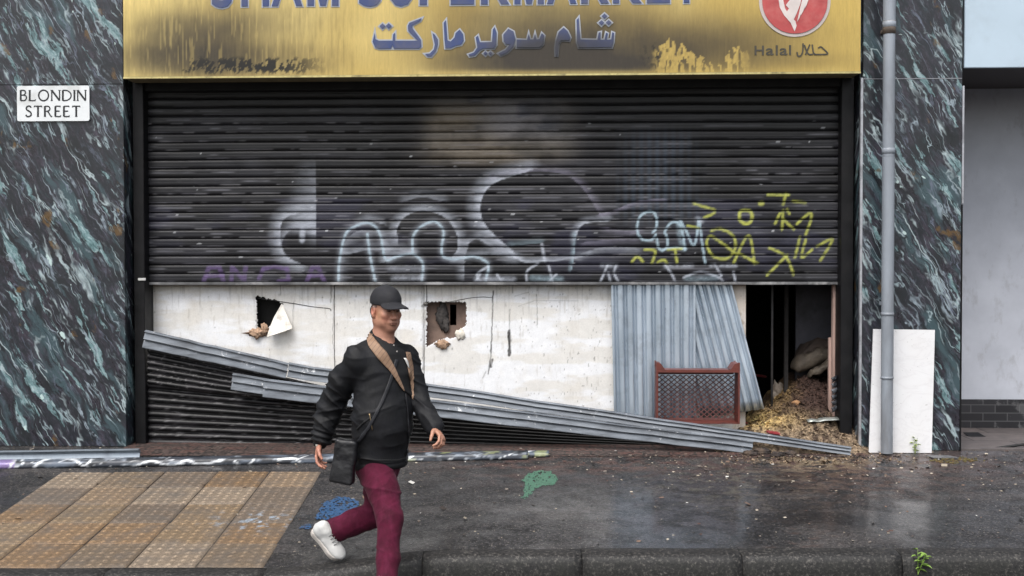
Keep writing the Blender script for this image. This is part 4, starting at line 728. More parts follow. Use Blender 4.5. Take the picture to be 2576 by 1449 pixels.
# painted slats lying on the pavement
def gstrip(pts, w0, w1, hh, name, mat, label, cat, grp=None, seed=0, arch=.02, yoff=0):
    # pts: picture positions of the near bottom edge along the ground
    NX = 240; m = 9; PTs = np.zeros((m, NX, 3)); A2, B2 = pts
    for j in range(NX):
        t_ = j / (NX - 1); g = G(A2[0] + (B2[0] - A2[0]) * t_, A2[1] + (B2[1] - A2[1]) * t_)
        for i in range(m):
            s_ = i / (m - 1); an = s_ * math.pi * .5; PTs[i, j] = (g.x, g.y + (1 - math.cos(an)) * w0, g.z + .004 + math.sin(an) * hh + arch * math.sin(s_ * math.pi * 2) * .2)
    me = gridmesh(name, PTs); o = link(name, me, mat, None, True); solid(o, .002, 1); tag(o, label, cat, grp); return o, PTs
def paintstrip(o, PTs, seed, base=(58, 62, 70)):
    px, py = V2(PTs); c = np.ones(px.shape + (3,)) * C3(*base)
    n1 = fbm(px / 70, py / 6, 4, seed); n2 = fbm((px + py * 3) / 60, py / 22, 3, seed + 3)
    def ov(cc, a):
        nonlocal c
        a = np.clip(a, 0, 1)[..., None]; c = c * (1 - a) + np.array(cc) * a
    ov(C3(96, 106, 120), sstep(.5, .68, n1) * .8); r_ = np.abs(n2 - .5); ov(C3(226, 230, 234), sstep(.022, .006, r_) * .8); ov(C3(150, 158, 168), sstep(.64, .72, fbm(px / 24, py / 5, 3, seed + 9)) * .7)
    ov(C3(20, 22, 26), sstep(.56, .66, fbm(px / 50, py / 14, 3, seed + 12)) * .7); ov(C3(126, 106, 156), (px < 36) * .8); ov(C3(170, 176, 120), sstep(.6, .7, fbm(px / 40, py / 9, 3, seed + 20)) * (px > 900) * .5)
    for ln in ([(20, 1182), (42, 1150)], [(58, 1150), (56, 1166)], [(85, 1176), (110, 1158), (150, 1152), (190, 1158), (210, 1172), (232, 1156)], [(330, 1176), (380, 1160), (430, 1172), (470, 1158), (500, 1168), (560, 1158)], [(590, 1160), (612, 1178), (640, 1156)], [(700, 1156), (742, 1154), (760, 1172)]): ov(C3(224, 228, 232), np.clip((3.2 - cloud_seg(px, py, smoothline(ln))) / 2, 0, 1) * .9)
    setcol(o.data, c.reshape(-1, 3))
STR = attrmat('painted_strip', .4, .2, .12, 20, .08, .002, (1, 1, 1), .06)
o, q_ = gstrip([(-60, 1182), (1328, 1157)], .05, .05, .062, 'painted_slat', STR, 'long graffiti-painted slat lying on the pavement in front of the fallen rails', 'slat', 'painted slats on the pavement', arch=.02); paintstrip(o, q_, 3)
o, q_ = gstrip([(560, 1166), (1381, 1151)], .045, .045, .045, 'painted_slat', STR, 'second painted slat just behind, its pale end poking out to the right', 'slat', 'painted slats on the pavement'); paintstrip(o, q_, 33, (70, 76, 84))
g0, g1 = G(-60, 1164), G(352, 1157); o = MB().extr([(-.045, .0), (.045, .0), (.05, .012), (.012, .018), (.0, .05), (.004, .072), (.04, .078), (.04, .084), (-.012, .084), (-.02, .06), (-.014, .02), (-.045, .010)], g0 + Vector((0, 0, .006)), g1 + Vector((0, 0, .006)), seg=6, wob=.002).build('metal_beam', GALV); tag(o, 'plain grey metal beam lying at the foot of the left marble panel', 'metal beam')
# ---------------------------------------------------------------- rubble spilling out of the doorway
rx0, rx1 = PX(1790, .1), PX(2290, -.1); X, Yg = np.meshgrid(np.linspace(rx0, rx1, 230), np.linspace(-.62, 1.3, 190)); cxr = PX(2030, .4)
def pile_h(X, Y):
    back = .52 * sstep(.0, .85, Y) * (.55 + .45 * sstep(PX(1950, .5), PX(2050, .5), X)) * sstep(PX(1880, .5) - .1, PX(1990, .5), X)
    mid = .21 * np.exp(-((X - PX(2000, .1)) / .50) ** 2 - ((Y - .28) / .36) ** 2) + .07 * np.exp(-((X - PX(1900, .0)) / .32) ** 2 - ((Y - .08) / .22) ** 2)
    fr_ = .035 * np.exp(-((X - PX(2090, -.1)) / .3) ** 2 - ((Y + .05) / .18) ** 2)
    h_ = (back + mid + fr_) * (1 - .88 * sstep(-.04, -.2, Y)); xe = PX(2158, .1); h_ = h_ * np.where(Y > .0, 1 - sstep(xe - .02, xe + .1, X) , 1)
    return h_ + (fbm(X * 8, Y * 8, 4, 3) - .5) * .10 * np.clip(h_ * 8, 0, 1) + (fbm(X * 30, Y * 30, 3, 13) - .5) * .035 * np.clip(h_ * 14, 0, 1) - .016
Hh = pile_h(X, Yg); Z = GZ(X, Yg) + Hh; inside = (X > PX(2163, .1) + .03) & (Yg > .0)
keep = ~((Hh < -.012) | inside); keep = keep[:-1, :-1] | keep[1:, 1:]; keep &= ~(inside[:-1, :-1])
PT = np.stack([X, Yg, Z], -1); me = gridmesh('rubble_heap', PT, keep); px, py = V2(PT)
def rubcol(px, py, X, Yv, n_):
    c = np.ones(px.shape + (3,)) * C3(82, 64, 54)
    def ov(cc, a):
        nonlocal c
        a = np.clip(a, 0, 1)[..., None]; c = c * (1 - a) + np.array(cc) * a
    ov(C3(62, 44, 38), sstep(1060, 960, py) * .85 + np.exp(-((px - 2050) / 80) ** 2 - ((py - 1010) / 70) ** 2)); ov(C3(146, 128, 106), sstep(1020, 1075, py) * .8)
    ov(C3(186, 160, 108), np.exp(-((px - 1915) / 80) ** 2 - ((py - 1056) / 24) ** 2) * 1.2 * (.5 + n_)); ov(C3(186, 158, 104), np.exp(-((px - 1950) / 40) ** 2 - ((py - 985) / 30) ** 2) * .7)
    ov(C3(66, 36, 34), np.exp(-((px - 1920) / 50) ** 2 - ((py - 955) / 22) ** 2)); ov(C3(56, 40, 34), sstep(.5, .7, n_) * .8); return c
c = rubcol(px, py, X, Yg, fbm(X * 22, Yg * 22, 4, 9)); setcol(me, c.reshape(-1, 3)); RUB = attrmat('rubble', .9, 0, .6, 45, 1.0, .014, (1, 1, 1), .6)
# loose flakes, straw and crumbs over it, part of the same mass
rg = np.random.default_rng(5); Nf = 15000; fx = rg.normal(PX(2020, 0), .40, Nf); fy = rg.uniform(-.5, .9, Nf); fx = np.where(fy < -.1, fx + rg.normal(0, .35, Nf), fx); ok = ((fy > -.12) | (rg.random(Nf) < .22)) & (fx > rx0) & (fx < rx1) & ~((fx > PX(2160, .1)) & (fy > -.01)); fx, fy = fx[ok], fy[ok]
fz = GZ(fx, fy) + np.maximum(pile_h(fx, fy), .002) + .003; n_ = len(fx); L = rg.uniform(.003, .013, n_) * np.where(rg.random(n_) < .08, 2.4, 1); W = L * rg.uniform(.12, .5, n_); an = rg.uniform(0, 6.28, n_); tl = rg.uniform(-.8, .8, (n_, 2)); Vs = []
for (a_, b_) in ((-1, -1), (1, -.8), (1.1, 1), (-.9, .9)):
    dx, dy = a_ * L, b_ * W; x_ = dx * np.cos(an) - dy * np.sin(an); y_ = dx * np.sin(an) + dy * np.cos(an); Vs.append(np.stack([fx + x_, fy + y_, fz + x_ * tl[:, 0] + y_ * tl[:, 1]], -1))
V = np.stack(Vs, 1).reshape(-1, 3); Qf = np.arange(len(V)).reshape(-1, 4); me2 = npmesh('flk', V, Qf); fpx, fpy = V2(np.stack([fx, fy, fz], -1)); fc = rubcol(fpx, fpy, fx, fy, fbm(fx * 22, fy * 22, 4, 9)) * rg.uniform(.6, 1.9, (n_, 1)); fc = np.repeat(np.clip(fc, 0, .7), 4, 0); setcol(me2, fc)
bm = bmesh.new(); bm.from_mesh(me); bm.from_mesh(me2); me3 = bpy.data.meshes.new('rubble_heap'); bm.to_mesh(me3); bm.free()
o = link('rubble_heap', me3, RUB); tag(o, 'heap of burnt food, straw and rubble spilling from the doorway onto the pavement', 'rubble', kind='stuff')
def pilez(x, y): return float(GZ(x, y)) + float(pile_h(np.array(x), np.array(y)))
def onpile(vx, vy):
    d = ray(vx, vy); p = None
    for k in range(900):
        q2 = CAM + d * (7.5 + k * .004) 
        if q2.z < pilez(q2.x, q2.y): return q2
    return q2
def lump(name, vx, vy, r, mat, label, cat, seed, amp=.3, grp=None, up=.3):
    c_ = onpile(vx, vy); bm = bmesh.new(); bmesh.ops.create_icosphere(bm, subdivisions=4, radius=1); V = np.array([v.co[:] for v in bm.verts]); Fc = [[v.index for v in f.verts] for f in bm.faces]; bm.free()
    d = 1 + amp * ((fbm(V[:, 0] * 2.2 + V[:, 2] * 2 + seed, V[:, 1] * 2.2 + V[:, 2] * 1.7, 4, seed) - .5) * 2.4); V = V * d[:, None] * np.array(r); V = V + np.array(c_) + np.array([0, r[1] * .5, r[2] * up]); o = link(name, mesh(name, V, Fc), mat, None, True); tag(o, label, cat, grp); return o
SACK = simple('soiled_sack', C(82, 74, 64), .7, 0, .5, 7, .6, dirt=C(34, 22, 18), bd=.01); SACK2 = simple('scorched_sack', C(58, 48, 42), .85, 0, .4, 9, .4, dirt=C(22, 17, 16)); CHAR = simple('charred_lump', C(52, 46, 44), .9, 0, .5, 18, .7, dirt=C(110, 92, 76))
def sack(vx, vy, Y, hw, hd, hh, ang, mat, label, seed):
    c_ = P(vx, vy, Y); nU, nV = 48, 28; PTs = np.zeros((nV, nU, 3)); ca, sa = math.cos(R(ang)), math.sin(R(ang))
    for i in range(nV):
        ph = -math.pi / 2 + math.pi * i / (nV - 1)
        for j in range(nU):
            th = 2 * math.pi * j / (nU - 1); sp = lambda v, e: math.copysign(abs(v) ** e, v); x = hw * sp(math.cos(ph), .5) * sp(math.cos(th), .6); y = hd * sp(math.cos(ph), .5) * sp(math.sin(th), .6); z = hh * sp(math.sin(ph), .9) * (1 - .55 * (abs(x) / hw) ** 3)
            k = (float(fbm(x * 9 + seed, y * 7 + z * 9, 4, seed)) - .5) * .12; z += k; x += k * .5; PTs[i, j] = (c_.x + x * ca - z * sa, c_.y + y, c_.z + x * sa + z * ca)
    o = link('food_sack', gridmesh('food_sack', PTs), mat, None, True); tag(o, label, 'sack', 'sacks inside the doorway')
sack(2040, 905, .80, .19, .14, .07, 26, SACK, 'pale soiled sack lying on top of the rubble inside the doorway', 3); sack(2052, 877, .86, .20, .14, .06, 24, SACK2, 'scorched brown sack, uppermost and furthest back inside the doorway', 8); sack(2068, 925, .70, .15, .10, .035, 36, SACK, 'thin folded sack end slanting up beside the timber stud', 12)
lump('crumpled_bag', 1957, 992, (.055, .04, .085), simple('crumpled_paper', C(168, 156, 144), .8, 0, .2, 26, .6, dirt=C(110, 94, 82)), 'crumpled grey paper bag standing on the yellow part of the rubble', 'paper bag', 3, .5); lump('food_chunk', 2003, 1018, (.035, .03, .028), simple('tan_chunk', C(156, 118, 84), .8), 'tan chunk of food beside the crumpled paper bag', 'food scrap', 5, .3)
c_ = onpile(2075, 1068); o = MB().extr([(-.06, .0), (-.02, .014), (.03, .012), (.06, .0), (.06, .006), (.03, .018), (-.02, .02), (-.06, .006)], c_ + Vector((-.15, .03, .02)), c_ + Vector((.12, .06, .035)), seg=6, wob=.006, seed=2).build('metal_tray', simple('dull_foil', C(178, 184, 180), .35, .6, .2, 20, .3, dirt=C(110, 112, 106)), None, True); tag(o, 'bent silver foil tray half buried at the front of the rubble', 'tray')
REDP = simple('red_wrapper', C(150, 56, 62), .45, 0, .3, 30, .2, dirt=C(190, 150, 150))
for (vx, vy, w_, lab) in ((1873, 1072, .12, 'flat red packet beside the foot of the crate'), (1945, 1097, .10, 'crushed red packet on the long rail edge below the yellow scraps'), (1912, 952, .12, 'dark red wrapper in the shade at the back of the rubble')):
    c_ = onpile(vx, vy); o = MB().box((-w_ / 2, -.035, 0), (w_ / 2, .035, .02), .006, Matrix.Rotation(R(9), 3, 'Y') @ Matrix.Rotation(R(12), 3, 'Z')).build('food_packet', REDP); o.location = c_ + Vector((0, 0, .018)); tag(o, lab, 'packet', 'red packets in the rubble')
for k, (vx, vy, r_, lab) in enumerate(((1888, 1143, .05, 'left charred lump under the end of the rails'), (1922, 1139, .06, 'largest charred lump under the end of the rails'), (1958, 1146, .05, 'middle greyish charred lump under the long rail'), (1990, 1141, .045, 'charred lump nearest the rail tip'))):
    g = G(vx, vy + 6); bm = bmesh.new(); bmesh.ops.create_icosphere(bm, subdivisions=4, radius=1); V = np.array([v.co[:] for v in bm.verts]); Fc = [[v.index for v in f.verts] for f in bm.faces]; bm.free(); d = 1 + .9 * (fbm(V[:, 0] * 2.5 + k * 7, V[:, 1] * 2.5 + V[:, 2] * 2, 4, k) - .5); V = V * d[:, None] * np.array([r_ * 1.2, r_, r_ * .55]) + np.array(g) + np.array([0, r_, r_ * .3])
    o = link('charred_lump', mesh('charred_lump', V, Fc), CHAR, None, True); tag(o, lab, 'burnt debris', 'charred lumps under the rails')
# litter over the pavement
rg = np.random.default_rng(11); Nf = 3200; fx = rg.uniform(-5, 5, Nf); s_ = rg.random(Nf) ** 1.8; fy = np.array([Yk(x) for x in fx]) * s_ * .97; near = rg.random(Nf) < .35; fx[near] = rg.normal(1.8, 1.3, near.sum()); fy[near] = -np.abs(rg.normal(0, .55, near.sum())) - .1
fz = GZ(fx, fy) + .004; L = np.abs(rg.normal(0, .0045, Nf)) + .0015; L = L * np.where(rg.random(Nf) < .03, 2.6, 1); an = rg.uniform(0, 6.28, Nf); W = L * rg.uniform(.4, .9, Nf); Vs = []
for (a_, b_, c_) in ((-1, -1, 0), (1, -.8, 0), (1.1, 1, .7), (-.9, .9, .7)): Vs.append(np.stack([fx + a_ * L * np.cos(an) - b_ * W * np.sin(an), fy + a_ * L * np.sin(an) + b_ * W * np.cos(an), fz + c_ * W], -1))
V = np.stack(Vs, 1).reshape(-1, 3); me = npmesh('litter', V, np.arange(len(V)).reshape(-1, 4)); pal = np.array([C3(150, 140, 124), C3(110, 90, 78), C3(80, 60, 54), C3(176, 166, 150), C3(60, 52, 48), C3(120, 112, 104)]); fc = pal[rg.integers(0, 6, Nf)]; fc[rg.random(Nf) < .03] = C3(206, 204, 198); setcol(me, np.repeat(fc, 4, 0))
o = link('litter', me, attrmat('litter_bits', .8, 0, .1, 20, .0)); tag(o, 'crumbs and small scraps scattered over the wet pavement', 'litter', kind='stuff')
rg = random.Random(9)
for k, (vx, vy, s2, lab) in enumerate(((1622, 1370, .011, 'white crumb'),) * 0): pass
# ---------------------------------------------------------------- leaning white panel, drainpipe, neighbour
c4 = [P(2197, 828, -.035), P(2352, 830, -.03), P(2344, 1130, -.085)]; gl = G(2344, 1131)
WM = NT('white_marble_panel', .35); vv = WM.mapv(rot=(0, R(25), 0), sc=(1, 1, 2.2)); r_ = WM.math('ABSOLUTE', WM.math('SUBTRACT', WM.noise(3.2, vv, 6, .6, 1.2), .5)); cw = WM.ramp(r_, [(0, C(217, 217, 219)), (.03, C(223, 223, 225)), (.2, C(226, 227, 229))]); cw = WM.mix(WM.ramp(WM.noise(46, detail=5, rough=.7), [(.66, 0.0), (.7, .9)]), cw, C(150, 150, 148)); WM.color(WM.mix(WM.ramp(WM.noise(2, detail=4), [(.5, 0.0), (.9, .25)]), cw, C(206, 196, 182))); WM = WM.m
bl, br, tr, tl = P(2186, 1122, -.10), P(2344, 1130, -.10), P(2352, 830, -.03), P(2197, 828, -.03); bl.z = float(GZ(bl.x, -.1)) + .004; br.z = float(GZ(br.x, -.1)) + .004
o = MB().prism([bl, br, tr, tl], (0, .014, 0)).build('leaning_panel', WM); tag(o, 'white marble-effect panel leaning on the wall behind the drainpipe', 'panel')
PIPE = simple('pipe_grey', C(142, 149, 158), .45, .0, .12, 8, .08, sc=(1, 1, .25), dirt=C(112, 114, 118)); RUST = simple('rusty_patch', C(120, 108, 98), .7, .2, .3, 20)
pc = P(2229, 1120, -.17); pt = P(2239, 10, -.17); ppx = (pc.x + pt.x) / 2
pipe = thing('drainpipe', (ppx, -.17, 0), 'tall grey metal drainpipe running down in front of the leaning white panel', 'drainpipe')
zj = [PZ(1135, -.17), PZ(950, -.17), PZ(398, -.17), PZ(75, -.17), ZTOP]
for k in range(4):
    r0 = .0478; MB().tube([(ppx, -.17, zj[k] + (zj[k + 1] - .002 - zj[k]) * e_ / 6) for e_ in range(7)], r0 if k % 2 else r0 - .0012, 28, caps=False).build('pipe_length', PIPE, pipe, True)
for vy, hgt in ((62, .024), (380, .022), (790, .012), (950, .010)): z_ = PZ(vy, -.17, 2238); MB().tube([(ppx, -.17, z_ - hgt), (ppx, -.17, z_ - hgt * .9), (ppx, -.17, z_ + hgt * .9), (ppx, -.17, z_ + hgt)], [.0478, .0512, .0512, .0478], 28).build('collar', PIPE, pipe, True)
z_ = PZ(70, -.17, 2238); MB().tube([(ppx, -.17, z_ - .05), (ppx, -.17, z_ + .05)], .0498, 28).build('rusty_joint', RUST, pipe, True) ; MB().box((ppx - .02, -.12, z_ - .015), (ppx + .02, -.001, z_ + .015), .003).build('bracket', RUST, pipe); z_ = 1.2; MB().box((ppx - .02, -.12, z_ - .015), (ppx + .02, -.001, z_ + .015), .003).build('bracket', PIPE, pipe)
NW = NT('grey_render', .6); nn_ = NW.noise(3, detail=6, rough=.6); cN = NW.ramp(nn_, [(.3, C(186, 190, 200)), (.7, C(204, 208, 218))]); cN = NW.mix(NW.ramp(NW.noise(7, NW.mapv(sc=(1, 1, .5)), 6, .7), [(.56, 0.0), (.75, .4)]), cN, C(120, 116, 114)); NW.color(cN); NW.bump(NW.noise(40), .08, .002); NW = NW.m
nb = thing('neighbour_building', (4.6, 1.2, 0), 'pale blue-grey building with an overhanging canopy and black brick plinth at the right edge', 'building')
XN = XO + .018; zc = P(2500, 170, .0).z; MB().box((XN, 1.22, PZ(1008, 1.2, 2500)), (9, 1.6, ZTOP)).build('wall', NW, nb)
MB().box((XN, .0, zc), (9, .03, ZTOP), .004).build('canopy_face', simple('pale_blue_panel', C(184, 202, 216), .45, 0, .04, 3, .04, dirt=C(170, 186, 198)), nb); MB().box((XN, .031, zc + .02), (9, 1.3, zc + .1)).build('soffit', simple('soffit_dark', C(70, 66, 66), .8), nb); MB().box((XN, .0, ZTOP + .005), (9, 1.6, ZTOP + .15)).build('roof', DARKROOM, nb)
t = NT('black_brick', .35); b = t.n('ShaderNodeTexBrick'); sx = t.n('ShaderNodeSeparateXYZ'); t.l(t.pos, sx.inputs[0]); cx_ = t.n('ShaderNodeCombineXYZ'); t.l(sx.outputs[0], cx_.inputs[0]); t.l(sx.outputs[2], cx_.inputs[1]); t.l(cx_.outputs[0], b.inputs[0]); b.inputs['Scale'].default_value = 1; b.inputs['Brick Width'].default_value = .22; b.inputs['Row Height'].default_value = .075; b.inputs['Mortar Size'].default_value = .004
b.inputs['Color1'].default_value = C(34, 34, 38); b.inputs['Color2'].default_value = C(46, 46, 50); b.inputs['Mortar'].default_value = C(84, 84, 86); t.color(t.mix(t.ramp(t.noise(7, detail=5, rough=.7), [(.56, 0.0), (.62, .5)]), b.outputs[0], C(110, 110, 112))); t.bump(b.outputs[1], -.4, .003)
MB().box((XN, 1.195, .013), (9, 1.22, PZ(1005, 1.2, 2500))).build('brick_plinth', t.m, nb)
o = wire3([(2438, 1138), (2470, 1133), (2530, 1124), (2620, 1112)], .12, .011, None, 'cable', WIRE)
me = o.data; co = [v.co.z for v in me.vertices]; dz = min(co) - .013; 
for v in me.vertices: v.co.z += 0 if dz < 0 else -dz
tag(o, 'thick black cable lying on the slabs under the neighbouring canopy', 'cable')
for (vx, vy, w_, d_2, lab) in ((2452, 1100, .16, .1, 'black plastic scrap on the slabs beside the marble panel'), (2370, 1152, .22, .1, 'flat grey slate fragment on the pavement below the leaning panel')):
    g = G(vx, vy); z_ = .03 if vy < 1130 else .008; o = MB().prism([(g.x - w_ / 2, g.y + d_2 / 2, g.z + z_), (g.x - w_ * .4, g.y - d_2 / 2, g.z + .006), (g.x + w_ / 2, g.y - d_2 / 2, g.z + .006), (g.x + w_ * .3, g.y + d_2 / 2, g.z + z_)], (0, 0, .006)).build('scrap_sheet', BLACKST if vy < 1130 else simple('slate_piece', C(104, 104, 106), .6), None); tag(o, lab, 'scrap')
# weeds
LEAF = simple('leaf_green', C(120, 150, 66), .5, 0, .25, 30, .1); LEAF2 = simple('leaf_pale', C(150, 166, 96), .5, 0, .25, 30, .1)
def weed(base, hgt, label, mat, seed, n=14, spread=.06, ll=.045, lean=(0, 0)):
    rg = random.Random(seed); root = thing('weed', tuple(base), label, 'weed'); st = MB(); lf = MB()
    for s_ in range(3):
        a_ = rg.uniform(0, 6.28); tip = Vector((math.cos(a_) * spread * .5 + lean[0], math.sin(a_) * spread * .3 + lean[1], hgt * rg.uniform(.75, 1))); pts = [Vector(base) + tip * t_ + Vector((0, 0, .0)) for t_ in (0, .33, .66, 1)]; st.tube(pts, [.0025, .002, .0015, .001], 6)
        for k in range(n):
            t_ = .2 + .8 * k / (n - 1); p = Vector(base) + tip * t_; b_ = k * 2.4 + s_; out = Vector((math.cos(b_), math.sin(b_) * .8 - .2, rg.uniform(-.1, .6))).normalized(); l_ = ll * rg.uniform(.6, 1.1); w_ = l_ * .2; sd = out.cross(Vector((0, 0, 1))).normalized()
            V = [p, p + out * l_ * .35 + sd * w_ + Vector((0, 0, .004)), p + out * l_ * .7 + sd * w_ * .8, p + out * l_ - Vector((0, 0, l_ * .25)), p + out * l_ * .7 - sd * w_ * .8, p + out * l_ * .35 - sd * w_ + Vector((0, 0, .004)), p + out * l_ * .5 - Vector((0, 0, .004))]
            lf.add(V, [(0, 1, 6), (1, 2, 6), (2, 3, 6), (3, 4, 6), (4, 5, 6), (5, 0, 6)])
    st.build('stem', mat, root); lf.build('foliage', mat, root)
weed(G(2300, 1140) + Vector((0, -.02, 0)), .14, 'small pale green weed growing at the foot of the leaning white panel', LEAF2, 3, 5, .05, .04)
kb = uw((2312 - 1288) / 443.0, -.16); weed(Vector((kb[0], kb[1], -.25)), .14, 'green weed sprouting from the joint in the kerb at lower right', LEAF, 8, 7, .09, .055)
for k, (vx, vy, r_) in enumerate(((2400, 1165, .02),)): 
    rg = random.Random(k); mo = MB()
    for i in range(60):
        g = G(vx + rg.gauss(0, 30), vy - 6 + rg.gauss(0, 3.5)); mo.ell(g + Vector((0, 0, .004)), (rg.uniform(.006, .018), rg.uniform(.006, .014), rg.uniform(.004, .008)), None, 8, .3, i)
    o = mo.build('moss', simple('moss_green', C(92, 84, 50), .95, 0, .4, 40, .6, dirt=C(110, 70, 50)), None); tag(o, 'brownish moss tufts along the wall foot beside the slabs', 'moss', kind='stuff')
# spilt paint
def stain(name, outline, c_, label, seed, rough=.45, holes=.0):
    xs = [p[0] for p in outline]; ys = [p[1] for p in outline]; nx_, ny_ = 130, 70; PTs = np.zeros((ny_, nx_, 3)); GX, GY = np.meshgrid(np.linspace(min(xs) - 8, max(xs) + 8, nx_), np.linspace(max(ys) + 5, min(ys) - 5, ny_))
    wx = GX + (fbm(GX / 7, GY / 4, 3, seed) - .5) * 16; wy = GY + (fbm(GX / 7, GY / 4, 3, seed + 5) - .5) * 9; m = inpoly(wx, wy, outline)
    if holes: m &= fbm(GX / 5, GY / 2.6, 3, seed + 9) < holes
    for i in range(ny_):
        for j in range(nx_):
            if m[max(i - 1, 0):i + 2, max(j - 1, 0):j + 2].any(): g = G(GX[i, j], GY[i, j]); PTs[i, j] = (g.x, g.y, g.z + .0055)
    kp = m[:-1, :-1] & m[1:, 1:] & m[:-1, 1:] & m[1:, :-1]; me = gridmesh(name, PTs, kp); bm = bmesh.new(); bm.from_mesh(me); bmesh.ops.delete(bm, geom=[v for v in bm.verts if not v.link_faces], context='VERTS'); bm.to_mesh(me); bm.free()
    t = NT(name, rough); n1 = t.noise(90, detail=4, rough=.7); cc = t.ramp(n1, [(.3, tuple(v * .55 for v in c_[:3]) + (1,)), (.55, c_), (.75, tuple(min(1, v * 1.25) for v in c_[:3]) + (1,))]); t.color(t.mix(t.ramp(t.noise(40, detail=6, rough=.8), [(.54, 0.0), (.62, .9)]), cc, C(40, 40, 41))); t.bump(t.noise(200, detail=2), .5, .004)
    o = link(name, me, t.m, None); tag(o, label, 'paint stain')
stain('green_paint_stain', [(1312, 1210), (1330, 1192), (1355, 1185), (1385, 1187), (1400, 1198), (1404, 1212), (1392, 1222), (1365, 1226), (1345, 1232), (1335, 1246), (1318, 1259), (1314, 1252), (1318, 1230), (1320, 1215)], C(70, 116, 94), 'green paint stain on the pavement to the right of the man', 3, holes=.76)
stain('blue_paint_stain', [(792, 1308), (802, 1282), (815, 1265), (850, 1250), (880, 1252), (905, 1262), (900, 1285), (860, 1300), (820, 1312)], C(44, 84, 126), 'bright blue paint stain on the pavement behind the man\'s rear leg', 13, holes=.70)
stain('blue_paint_stain', [(752, 1330), (768, 1318), (790, 1322), (776, 1332)], C(50, 88, 130), 'small dark blue paint spot by the rear shoe heel', 23, holes=.62); stain('blue_paint_stain', [(912, 1318), (925, 1305), (945, 1300), (945, 1320)], C(70, 118, 156), 'small faded blue paint spot between the man\'s legs', 33, holes=.7)
